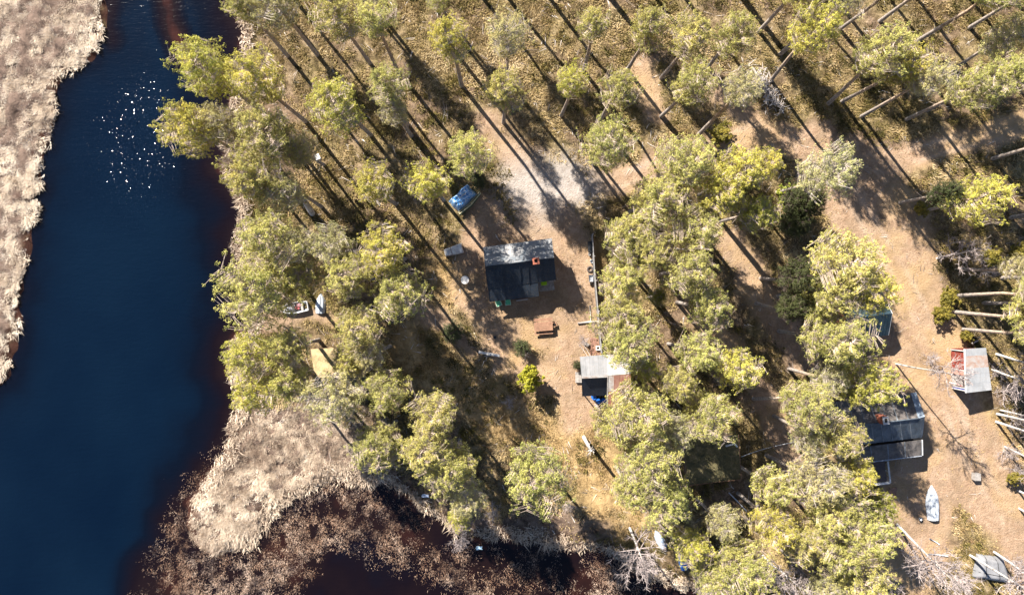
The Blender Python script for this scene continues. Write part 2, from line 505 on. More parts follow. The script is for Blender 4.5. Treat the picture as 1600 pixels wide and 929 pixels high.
wind += 0.18 * np.exp(-(((qx - 283) / 22) ** 2 + ((qy - 8) / 18) ** 2)) + 0.3 * np.exp(-(((qx - 150) / 10) ** 2 + ((qy - 10) / 14) ** 2))
wind = np.clip(wind, 0, 1) * sstep(0.2, 1.5, wsd)
n1, n2 = len(WX), len(WY)
idx = np.arange(n1 * n2).reshape(n2, n1)
F = np.stack([idx[:-1, :-1], idx[:-1, 1:], idx[1:, 1:], idx[1:, :-1]], -1).reshape(-1, 4)
V = np.stack([wx, wy, np.full(wx.shape, -0.42)], -1).reshape(-1, 3)
keep = (wsd > -6).ravel()[F].any(1)

def mat_water():
    m, nt, b = new_mat('river_water')
    co = N(nt, 'ShaderNodeTexCoord').outputs['Object']
    sh = N(nt, 'ShaderNodeAttribute', attribute_name='shallow').outputs['Fac']
    wd = N(nt, 'ShaderNodeAttribute', attribute_name='wind').outputs['Fac']
    big = noise(nt, co, 0.05, 3)
    deep = mixc(nt, ramp(nt, big, [(0.35, 0.0), (0.65, 1.0)]), (0.0007, 0.0042, 0.0120), (0.0014, 0.0064, 0.0158))
    peat = ramp(nt, sh, [(0.0, (0.0012, 0.0055, 0.014)), (0.22, (0.0013, 0.0026, 0.0065)), (0.5, (0.0042, 0.0022, 0.0032)), (0.75, (0.0085, 0.0042, 0.0038)), (1.0, (0.034, 0.0115, 0.0075))])
    c = mixc(nt, ramp(nt, sh, [(0.03, 0.0), (0.2, 1.0)]), deep, peat)
    nt.links.new(c, b.inputs['Base Color'])
    b.inputs['Roughness'].default_value = 0.085
    b.inputs['IOR'].default_value = 1.33
    # gentle ripples everywhere, choppy facets where the breeze touches down
    mp = N(nt, 'ShaderNodeMapping'); mp.inputs['Scale'].default_value = (0.8, 2.6, 1); mp.inputs['Rotation'].default_value = (0, 0, 0.35)
    nt.links.new(co, mp.inputs['Vector'])
    rip = noise(nt, mp.outputs[0], 1.1, 4, 0.6, 0.4)
    bp = N(nt, 'ShaderNodeBump'); bp.inputs['Strength'].default_value = 0.31; bp.inputs['Distance'].default_value = 0.12
    nt.links.new(rip, bp.inputs['Height'])
    vo = N(nt, 'ShaderNodeTexVoronoi'); vo.inputs['Scale'].default_value = 11.0
    nt.links.new(co, vo.inputs['Vector'])
    s = N(nt, 'ShaderNodeVectorMath', operation='SUBTRACT'); nt.links.new(vo.outputs['Color'], s.inputs[0]); s.inputs[1].default_value = (0.5, 0.5, 0.5)
    sc = N(nt, 'ShaderNodeVectorMath', operation='SCALE'); nt.links.new(s.outputs[0], sc.inputs[0])
    k = N(nt, 'ShaderNodeMath', operation='MULTIPLY'); nt.links.new(wd, k.inputs[0]); k.inputs[1].default_value = 1.15
    sv = N(nt, 'ShaderNodeSeparateColor'); nt.links.new(vo.outputs['Color'], sv.inputs[0])
    gt = N(nt, 'ShaderNodeMath', operation='GREATER_THAN'); nt.links.new(sv.outputs[2], gt.inputs[0]); gt.inputs[1].default_value = 0.72
    k2 = N(nt, 'ShaderNodeMath', operation='MULTIPLY'); nt.links.new(k.outputs[0], k2.inputs[0]); nt.links.new(gt.outputs[0], k2.inputs[1])
    nt.links.new(k2.outputs[0], sc.inputs['Scale'])
    fl = N(nt, 'ShaderNodeVectorMath', operation='MULTIPLY'); nt.links.new(sc.outputs[0], fl.inputs[0]); fl.inputs[1].default_value = (1, 1, 0)
    a = N(nt, 'ShaderNodeVectorMath', operation='ADD'); nt.links.new(bp.outputs[0], a.inputs[0]); nt.links.new(fl.outputs[0], a.inputs[1])
    nn = N(nt, 'ShaderNodeVectorMath', operation='NORMALIZE'); nt.links.new(a.outputs[0], nn.inputs[0])
    nt.links.new(nn.outputs[0], b.inputs['Normal'])
    return m

me = np_mesh('river', V, F[keep], mat_water(), {'shallow': ('FLOAT', shal), 'wind': ('FLOAT', wind)}, smooth=True)
tag(link(bpy.data.objects.new('river', me)), kind='structure')

# ------------------------------------------------------------------ ground cover (uncountable)
def blades(pos, hgt, wid, lean, tone, per, spread):
    """clumps of pointed blades: arrays over clumps -> triangles"""
    n = len(pos)
    P = np.repeat(pos, per, 0); m = len(P)
    off = rng.normal(0, 1, (m, 2)) * np.repeat(spread, per)[:, None]
    base = P.copy(); base[:, :2] += off
    hh = np.repeat(hgt, per) * rng.uniform(0.6, 1.2, m)
    ww = np.repeat(wid, per) * rng.uniform(0.7, 1.3, m)
    ln = np.repeat(lean, per, 0) * rng.uniform(0.3, 1.3, m)[:, None] + rng.normal(0, 0.6, (m, 2))
    ang = np.arctan2(ln[:, 1], ln[:, 0]) + np.pi / 2 + rng.normal(0, 0.5, m)
    dx, dy = np.cos(ang) * ww / 2, np.sin(ang) * ww / 2
    a = base.copy(); a[:, 0] -= dx; a[:, 1] -= dy
    b = base.copy(); b[:, 0] += dx; b[:, 1] += dy
    t = base.copy(); t[:, :2] += ln * hh[:, None]; t[:, 2] += hh
    V = np.stack([a, b, t], 1).reshape(-1, 3)
    F = np.arange(3 * m).reshape(-1, 3)
    tn = np.clip(np.repeat(tone, per) + rng.normal(0, 0.12, m), 0, 1)
    return V, F, np.repeat(tn, 3)

def scatter(n, x0, x1, y0, y1):
    c = px2w([(x0, y1), (x1, y0)])
    return rng.uniform(c[0, 0], c[1, 0], n), rng.uniform(c[0, 1], c[1, 1], n)

def stuff(name, x, y, z, h, w, lean, tone, per, spread, mat):
    V, F, t = blades(np.stack([x, y, z], 1), h, w, lean, tone, per, spread)
    me = np_mesh(name, V, F, mat, {'tone': ('FLOAT', t)})
    return tag(link(bpy.data.objects.new(name, me)), kind='stuff')

REEDM = mat_tone('dry_reed', [(0.0, (0.22, 0.155, 0.11)), (0.35, (0.49, 0.385, 0.285)), (0.7, (0.74, 0.625, 0.485)), (1.0, (0.86, 0.77, 0.64))])
MARSHM = mat_tone('brown_water_reed', [(0.0, (0.06, 0.025, 0.016)), (0.4, (0.22, 0.12, 0.075)), (0.7, (0.42, 0.28, 0.19)), (1.0, (0.65, 0.5, 0.39))])
HEATHM = mat_tone('heath_plants', [(0.0, (0.05, 0.04, 0.015)), (0.22, (0.15, 0.12, 0.04)), (0.45, (0.32, 0.23, 0.1)), (0.7, (0.46, 0.345, 0.185)), (1.0, (0.56, 0.46, 0.28))])
GRASSM = mat_tone('golden_dry_grass', [(0.0, (0.16, 0.1, 0.04)), (0.5, (0.4, 0.28, 0.13)), (1.0, (0.56, 0.44, 0.26))])

def flow(x, y, sc, seed, amt):
    a = vnoise(x, y, sc, seed, 2) * 9.0
    return np.stack([np.cos(a), np.sin(a)], 1) * amt

# reed beds
x, y = scatter(190000, -40, 160, -20, 610)
k = (poly_sd(x, y, REED_L) > rng.uniform(-0.8, 1.3, len(x)) + (vnoise(x, y, 1.5, 15, 3) - .5) * 2.4) & (vnoise(x, y, .6, 18, 2) > rng.uniform(.3, .56, len(x))); x, y = x[k], y[k]
ht = 0.14 + 0.42 * vnoise(x, y, 0.9, 21, 3); tn = 0.26 + 0.5 * vnoise(x, y, 2.6, 22, 2) + .7 * (vnoise(x, y, .5, 20, 2) - .35)
stuff('reed_bed', x, y, np.full(len(x), -0.25), ht, np.full(len(x), 0.06), flow(x, y, 1.3, 23, 1.0) + (0.1, -0.3), tn, 3, np.full(len(x), 0.09), REEDM)
x, y = scatter(150000, 285, 620, 625, 880)
k = (vnoise(x, y, 1.8, 16, 3) - .5) * 2.6 + np.maximum(poly_sd(x, y, SPIT), poly_sd(x, y, [(385, 640), (560, 600), (640, 720), (600, 752), (520, 746)]) - .5) > rng.uniform(-0.8, 1.6, len(x)); k &= vnoise(x, y, .65, 17, 2) > rng.uniform(.31, .58, len(x)); x, y = x[k], y[k]
head = sstep(-1, 1, poly_sd(x, y, SPIT_HEAD))
ht = (0.08 + 0.2 * vnoise(x, y, .7, 24, 3)) * (1 + .5 * head); tn = -.2 + 0.7 * vnoise(x, y, 3.0, 25, 3) + .7 * (vnoise(x, y, .45, 19, 2) - .35) + 0.3 * head
stuff('spit_sedge', x, y, ground_z(x, y) - .02 + (vnoise(x, y, 1.3, 33, 2) - .5) * 0.55 * sstep(-0.3, 1.0, land_sd(x, y)), ht, np.full(len(x), 0.065), flow(x, y, 1.0, 26, 0.9) * (1 - .5 * head[:, None]) + (0.1, -0.2), tn, 3, np.full(len(x), 0.12), REEDM)
# shoreline fringe, both along the wooded bank and the bay
x, y = scatter(90000, 330, 1150, -10, 940)
sdp = land_sd(x, y)
k = (np.abs(sdp - 0.2) < 1.5 * vnoise(x, y, 4, 27, 2) + .2); x, y = x[k], y[k]
tn = 0.1 + 0.6 * vnoise(x, y, 2.0, 28, 3)
stuff('shore_sedge', x, y, np.maximum(ground_z(x, y), -0.45), 0.3 + 0.3 * rng.random(len(x)), np.full(len(x), 0.1), flow(x, y, 3, 29, 0.6), tn, 4, np.full(len(x), 0.15), REEDM)
# brown reeds standing in the shallow bay
x, y = scatter(170000, 190, 1040, 680, 960)
dens = vnoise(x, y, 3.5, 41, 3)
mpx = x / S + 800
open_ = np.where((mpx > 690) & (mpx < 935), 0.22, 0.06) + 0.25 * sstep(265, 205, mpx)
k = (poly_sd(x, y, MARSH) + (dens - 0.5) * 7 > rng.uniform(-1.0, 3.4, len(x))) & (land_sd(x, y) < 0.3) & (dens > rng.uniform(0.02, 0.42, len(x)) + open_) & (vnoise(x, y, .9, 45, 2) > rng.uniform(.25, .6, len(x)))
x, y = x[k], y[k]
tn = 0.62 * vnoise(x, y, 2.6, 42, 2) + .5 * vnoise(x, y, .5, 44, 2) + .12
stuff('marsh_reeds', x, y, np.full(len(x), -0.5), 0.09 + 0.15 * rng.random(len(x)), np.full(len(x), 0.055), flow(x, y, 2.0, 43, 0.7), tn, 3, np.full(len(x), 0.1), MARSHM)
# heath under the pines
x, y = scatter(300000, 350, 1640, -40, 960)
s_, g_, r_, d_ = zone(x, y)
k = (land_sd(x, y) > 0.6) & (np.maximum(s_, g_) < rng.uniform(0.05, 0.75, len(x))) & (r_ < rng.random(len(x)))
x, y, d_ = x[k], y[k], d_[k]
big = vnoise(x, y, 6, 51, 3); sml = vnoise(x, y, 1.3, 52, 2)
tn = np.clip(-.12 + 0.75 * big + 0.6 * (sml - 0.35) + .3 * (vnoise(x, y, 2.2, 56, 2) - .4), 0, 1)
k = (sml > rng.uniform(0.15, 0.6, len(x))) & (vnoise(x, y, 3.0, 55, 3) > rng.uniform(0.28, 0.52, len(x))); x, y, d_, tn, sml = x[k], y[k], d_[k], tn[k], sml[k]
g = d_ > 0.5
z = ground_z(x, y)
stuff('heath', x[~g], y[~g], z[~g], (0.06 + 0.24 * sml[~g]) * rng.uniform(.5, 1.5, (~g).sum()), np.full((~g).sum(), 0.105), flow(x[~g], y[~g], 2, 53, 0.9), tn[~g], 4, np.full((~g).sum(), 0.14), HEATHM)
stuff('dry_grass', x[g], y[g], z[g], (0.08 + 0.22 * sml[g]), np.full(g.sum(), 0.075), flow(x[g], y[g], 2, 54, 1.0), tn[g], 4, np.full(g.sum(), 0.16), GRASSM)
x, y = scatter(26000, 680, 1640, 100, 940)
s_, g_, r_, d_ = zone(x, y)
k = (land_sd(x, y) > 1) & (s_ > 0.4) & (g_ < 0.4) & (vnoise(x, y, 2.0, 61, 2) > rng.uniform(0.3, 0.75, len(x))); x, y = x[k], y[k]
stuff('needle_litter', x, y, ground_z(x, y) - 0.02, 0.05 + 0.1 * rng.random(len(x)), np.full(len(x), 0.1), flow(x, y, 2, 62, 1.0), 0.15 + 0.6 * vnoise(x, y, 3, 63, 2), 3, np.full(len(x), 0.14), GRASSM)

# low blueberry and heather shrubs, knee high clumps
x, y = scatter(5200, 360, 1640, -30, 940)
s_, g_, r_, d_ = zone(x, y)
k = (land_sd(x, y) > 1) & (np.maximum(s_, g_) < .25) & (r_ < .3) & (vnoise(x, y, 4.5, 71, 3) > rng.uniform(.4, .58, len(x))); x, y = x[k], y[k]
SHRUBM = mat_tone('low_shrubs', [(0.0, (0.035, 0.032, 0.012)), (0.3, (0.12, 0.1, 0.03)), (0.55, (0.24, 0.19, 0.055)), (0.8, (0.26, 0.16, 0.085)), (1.0, (0.42, 0.33, 0.15))])
stuff('undergrowth', x, y, ground_z(x, y) - .05, rng.uniform(.25, .6, len(x)), np.full(len(x), .09), np.zeros((len(x), 2)), np.clip(.9 * vnoise(x, y, 1.5, 72, 2) + rng.normal(0, .12, len(x)) - .05, 0, 1), 46, rng.uniform(.16, .42, len(x)), SHRUBM)
x, y = scatter(2600, 360, 1640, -20, 940)
s_, g_, r_, d_ = zone(x, y)
k = (land_sd(x, y) > 1) & (rng.random(len(x)) > .75 * np.maximum(s_, g_)); x, y = x[k], y[k]
TWIGM = mat_tone('bleached_twigs', [(0.0, (0.14, 0.1, 0.07)), (0.5, (0.36, 0.3, 0.25)), (1.0, (0.6, 0.54, 0.48))], transl=0.0)
th = rng.uniform(0, 6.28, len(x))
stuff('fallen_twigs', x, y, ground_z(x, y) + .05, rng.uniform(.08, .2, len(x)), np.full(len(x), .07), np.stack([np.cos(th), np.sin(th)], 1) * 7, rng.random(len(x)), 2, np.full(len(x), .2), TWIGM)

# ------------------------------------------------------------------ tree crowns (unit radius, z up, centre at origin)
def quads_about(cent, dirs, size_l, size_w):
    """one small leaf quad per centre, random orientation biased along dirs"""
    n = len(cent)
    nrm = dirs * 0.9 + rng.normal(0, 0.55, (n, 3)); nrm[:, 2] += 0.6
    nrm /= np.linalg.norm(nrm, axis=1)[:, None] + 1e-9
    u = np.cross(nrm, rng.normal(0, 1, (n, 3))); u /= np.linalg.norm(u, axis=1)[:, None] + 1e-9
    w = np.cross(nrm, u)
    L = (size_l * rng.uniform(0.7, 1.3, n))[:, None]; B = (size_w * rng.uniform(0.7, 1.3, n))[:, None]
    V = np.stack([cent - u * L - w * B * .5, cent - u * L * .2 + w * B, cent + u * L, cent - u * L * .1 - w * B], 1)
    return V.reshape(-1, 3)

def make_crown(seed, limbs=30, tufts=9, per=26, v=1.05, droop=0.0, tuft_r=0.068, gap=0.18, cone=0.0, leaf=(0.027, 0.0085)):
    global rng
    rng = np.random.default_rng(seed); rd = random.Random(seed)
    mb = MB(); C = []; D = []; T = []
    az0 = rd.uniform(0, 6.28); ga = rd.uniform(0, 6.28)
    for i in range(limbs):
        f = (i + 0.5) / limbs
        z = -v + 2 * v * f
        az = ga + i * 2.39996 + rd.uniform(-0.4, 0.4)
        if cone: L = (1 - f) ** 0.8 * rd.uniform(0.75, 1.05) + 0.08
        else:
            zz = z / v
            L = (max(0.02, 1 - abs(zz) ** 2.3)) ** 0.5 * rd.uniform(0.6, 1.04)
            if zz < 0: L *= 0.62 + 0.38 * (1 + zz)
        L *= 1 + 0.22 * math.cos(az - az0)
        if rd.random() < gap and f < 0.85: L *= rd.uniform(0.35, 0.6)
        L = max(L, 0.16)
        rise = (0.34 - droop) * L + rd.uniform(-0.06, 0.06)
        start = Vector((0, 0, z - 0.25 * L))
        end = Vector((math.cos(az) * L, math.sin(az) * L, z + rise * 0.5))
        mid = start.lerp(end, 0.5) + Vector((0, 0, -0.05 * L - droop * .1)) + Vector((rd.uniform(-.05, .05), rd.uniform(-.05, .05), 0))
        mb.tube([start, start.lerp(mid, .9), mid.lerp(end, .5)], [0.022, 0.014, 0.004], 4, False)
        low = 0.35 + 0.65 * min(1.0, max(0.0, (f - 0.08) / 0.34)) if not cone else 1.0
        nt_ = max(2, int(tufts * (0.5 + 0.8 * L) * low))
        tone_l = rd.uniform(0.22, 0.78)
        for k in range(nt_):
            s = 0.26 + 0.82 * ((k + rd.random()) / nt_)
            p = start.lerp(mid, s * 2) if s < 0.5 else mid + (end - mid) * (s - 0.5) * 2
            sp = (0.14 + 0.36 * L * (0.4 + s * 0.6))
            side = rd.choice((-1, 1)) * rd.uniform(0.15, 1.0)
            q = p + Vector((-math.sin(az) * side * sp, math.cos(az) * side * sp, rd.uniform(-0.05, 0.16)))
            mb.tube([p - (end - start).normalized() * 0.08, q], [0.007, 0.004], 3, False)
            n = int(per * rd.uniform(0.6, 1.3))
            dd = rng.normal(0, 1, (n, 3)); dd[:, 2] = np.abs(dd[:, 2]) * 0.8 - 0.25
            dd /= np.linalg.norm(dd, axis=1)[:, None]
            rr = tuft_r * rd.uniform(0.7, 1.35) * rng.uniform(0.25, 1.0, n)[:, None]
            C.append(np.array(q) + dd * rr); D.append(dd)
            T.append(np.clip(rng.normal(tone_l + rd.uniform(-0.2, 0.2), 0.12, n), 0, 1))
    C = np.concatenate(C); D = np.concatenate(D); T = np.concatenate(T)
    V = quads_about(C, D, leaf[0], leaf[1])
    return V, np.arange(len(V)).reshape(-1, 4), np.repeat(T, 4), mb

def crown_meshes(seed, leafmat, limbmat, name='crown', **kw):
    V, F, T, mb = make_crown(seed, **kw)
    return np_mesh(name, V, F, leafmat, {'tone': ('FLOAT', T)}), mb.mesh('branches', limbmat)

PINES = [crown_meshes(100 + i, LEAF, LIMB, limbs=36 + i % 3 * 5, tufts=46, per=15, v=1.0 + 0.13 * (i % 4), gap=0.12 + .05 * (i % 3)) for i in range(9)]
THIN = [crown_meshes(200 + i, LEAF, LIMBGREY, limbs=44, tufts=38, per=12, v=1.15, gap=0.3) for i in range(4)]
DARKS = [crown_meshes(300 + i, LEAF_DARK, LIMBDARK, limbs=48, tufts=40, per=20, v=1.0, droop=0.2, gap=0.1) for i in range(2)]
BUSHES = [crown_meshes(320 + i, LEAF, LIMB, limbs=24, tufts=9, per=24, v=0.8, gap=0.15, tuft_r=0.16, leaf=(0.09, 0.045), name='foliage') for i in range(3)]

def bare_mesh(seed, n1=22, tw=1.0):
    """leafless crown: branching grey twigs"""
    rd = random.Random(seed); mb = MB()
    def grow(p, d, L, r, lev):
        pts = [p]; q = p; dd = d.copy()
        for _ in range(3):
            dd = (dd + Vector((rd.gauss(0, .16), rd.gauss(0, .16), rd.gauss(0.02, .12)))).normalized()
            q = q + dd * L / 3; pts.append(q)
        mb.tube(pts, [r, r * .8, r * .6, r * .35], 4 if lev == 0 else 3, False)
        if lev < 2:
            for _ in range(6 if lev == 0 else 5):
                s = rd.uniform(0.3, 1.0); k = min(2, int(s * 3)); base = pts[k].lerp(pts[k + 1], s * 3 - k)
                side = Vector((rd.gauss(0, 1), rd.gauss(0, 1), rd.gauss(0.15, .7))).normalized()
                grow(base, (dd * 0.75 + side * 0.75).normalized(), L * rd.uniform(0.35, 0.6), max(r * 0.5, 0.0075 * tw), lev + 1)
    for i in range(n1):
        f = i / n1; az = i * 2.4 + rd.uniform(-.4, .4); z = -0.85 + 1.6 * f
        L = (0.95 - 0.55 * f) * rd.uniform(0.7, 1.1)
        el = 0.35 + 0.6 * f
        grow(Vector((0, 0, z)), Vector((math.cos(az) * math.cos(el), math.sin(az) * math.cos(el), math.sin(el))), L, 0.022 * (1.2 - f) * tw, 0)
    return mb

BARE = [bare_mesh(400 + i).mesh('branches', BIRCHTWIG) for i in range(4)]

KIND_COL = {'p': (0.425, 0.392, 0.115), 'y': (0.475, 0.432, 0.085), 'g': (0.43, 0.39, 0.165), 'd': (0.07, 0.082, 0.028), 'b': (0.25, 0.26, 0.035)}

def hcol(kind):
    c = KIND_COL[kind]; j = random.uniform(0.88, 1.14); k = random.uniform(0.95, 1.05)
    return (c[0] * j * k, c[1] * j, c[2] * j, 1)

_vi = [0]
def tree(cx, cy, r, hc, kind, label, base=None, name='pine_tree', cat='pine tree', group='pines standing in the wood', zs=None):
    _vi[0] += 1; i = _vi[0]
    if base is not None:
        rb = math.hypot(base[0] - 800, base[1] - 464.5); rc = math.hypot(cx - 800, cy - 464.5)
        if rc > rb * 1.02 and rc > 150: hc = min(16.5, max(6.0, H * (1 - rb / rc)))
    c = W(cx, cy, hc)
    if base is not None: b = W(*base)
    else: b = Vector((c.x + random.uniform(-.35, .35), c.y + random.uniform(-.35, .35), 0))
    b.z = float(ground_z(np.array([b.x]), np.array([b.y]))[0])
    R = 0.99 * r * S * (H - hc) / H
    root = thing(name, b, label, cat, group)
    rel = c - b
    zs = zs or random.uniform(1.05, 1.4)
    if kind == 'd': zs *= 1.25
    top = rel + Vector((0, 0, R * zs * 0.75))
    r0 = 0.125 + 0.0065 * hc + random.uniform(0, .02)
    j1 = Vector((random.uniform(-.3, .3), random.uniform(-.3, .3), 0)); j2 = Vector((random.uniform(-.12, .12), random.uniform(-.12, .12), 0))
    pts = [Vector((0, 0, -0.4)), Vector((0, 0, 0.15)), rel * 0.3 + j1 * .5, rel * 0.62 + j1, rel * 0.85 + j2, rel, top]
    mb = MB(); mb.tube(pts, [r0 * 1.35, r0 * 1.1, r0 * .9, r0 * .75, r0 * .6, r0 * .45, r0 * .1], 8)
    zb = hc - R * zs
    for _ in range(random.randint(3, 7)):                      # short dead stubs under the crown
        s = random.uniform(0.45, 0.85); p = rel * s + j1; a = random.uniform(0, 6.28); L = random.uniform(0.3, 1.1)
        mb.tube([p, p + Vector((math.cos(a) * L, math.sin(a) * L, random.uniform(-.1, .25)))], [0.03, 0.012], 4, False)
    mb_o = bpy.data.objects.new('trunk', mb.mesh('trunk', BARK, (0, 0, 0), True)); link(mb_o, root)
    pool = THIN if kind == 'g' else DARKS if kind == 'd' else PINES
    cm, lm = pool[(i * 5 + int(cx)) % len(pool)]
    co = bpy.data.objects.new('crown', cm); co.location = rel; co.scale = (R, R, R * zs); co.rotation_euler.z = random.uniform(0, 6.28); co.color = hcol(kind); link(co, root)
    lo = bpy.data.objects.new('branches', lm); link(lo, co)
    return root

def tree_b(bx, by, r, hc, kind, label, **kw):
    k = H / (H - hc)
    return tree(800 + (bx - 800) * k, 464.5 + (by - 464.5) * k, r, hc, kind, label, base=(bx, by), **kw)

def birch(cx, cy, r, base, label, hc=9, thin=1.0, group='leafless birches along the clearing'):
    _vi[0] += 1
    rb = math.hypot(base[0] - 800, base[1] - 464.5); rc = math.hypot(cx - 800, cy - 464.5)
    hc = min(14, max(4.0, H * (1 - rb / rc)))
    c = W(cx, cy, hc); b = W(*base); b.z = float(ground_z(np.array([b.x]), np.array([b.y]))[0])
    R = r * S * (H - hc) / H; rel = c - b
    root = thing('birch_tree', b, label, 'birch tree', group)
    r0 = 0.13 * thin; tp = rel + (rel.normalized() + Vector((0, 0, .5))) * R * .8
    MB().tube([b + p for p in (Vector((0, 0, -.3)), rel * .35 + Vector((random.uniform(-.1, .1), random.uniform(-.1, .1), 0)), rel * .7, rel, tp)], [r0 * 1.2, r0, r0 * .75, r0 * .5, r0 * .12], 7).build('trunk', BIRCH, root, True)
    o = bpy.data.objects.new('branches', BARE[_vi[0] % len(BARE)]); o.location = rel; o.scale = (R, R, R * 1.15); o.rotation_euler.z = random.uniform(0, 6.28); link(o, root)
    return root

def bush(px, py, r, kind, label, h=None, name='bush', cat='bush', group='low bushes', col=None):
    _vi[0] += 1
    R = r * S; h = h or R * 0.75
    c = W(px, py, h); c.z = float(ground_z(np.array([c.x]), np.array([c.y]))[0])
    root = thing(name, c, label, cat, group)
    mb = MB()
    for k in range(5):
        a = k * 1.26 + random.random(); mb.tube([(c.x, c.y, c.z - .15), (c.x + math.cos(a) * R * .35, c.y + math.sin(a) * R * .35, c.z + h * .7)], [.05, .02], 5)
    mb.build('stem', LIMB, root)
    cm, lm = (DARKS if kind == 'd' else BUSHES)[_vi[0] % (2 if kind == 'd' else 3)]
    o = bpy.data.objects.new('foliage', cm); o.location = (0, 0, h); o.scale = (R, R, h * 1.05); o.rotation_euler.z = random.uniform(0, 6.28); o.color = tuple(col) + (1,) if col else hcol(kind); link(o, root)
    link(bpy.data.objects.new('branches', lm), o)
    return root

def bare_bush(px, py, r, label, cat='shrub', mat=None):
    _vi[0] += 1
    R = r * S; c = W(px, py, R * .6); c.z = float(ground_z(np.array([c.x]), np.array([c.y]))[0])
    root = thing('bare_shrub', c, label, cat, 'leafless shrubs')
    o = bpy.data.objects.new('branches', BARE[_vi[0] % len(BARE)]); o.location = (0, 0, R * .75); o.scale = (R, R, R * .8); o.rotation_euler.z = random.uniform(0, 6.28); link(o, root)
    mb = MB()
    for k in range(4):
        a = k * 1.57 + .3; mb.tube([(c.x, c.y, c.z - .1), (c.x + math.cos(a) * R * .3, c.y + math.sin(a) * R * .3, c.z + R * .6)], [.03, .012], 4)
    mb.build('stem', TWIG, root)
    return root

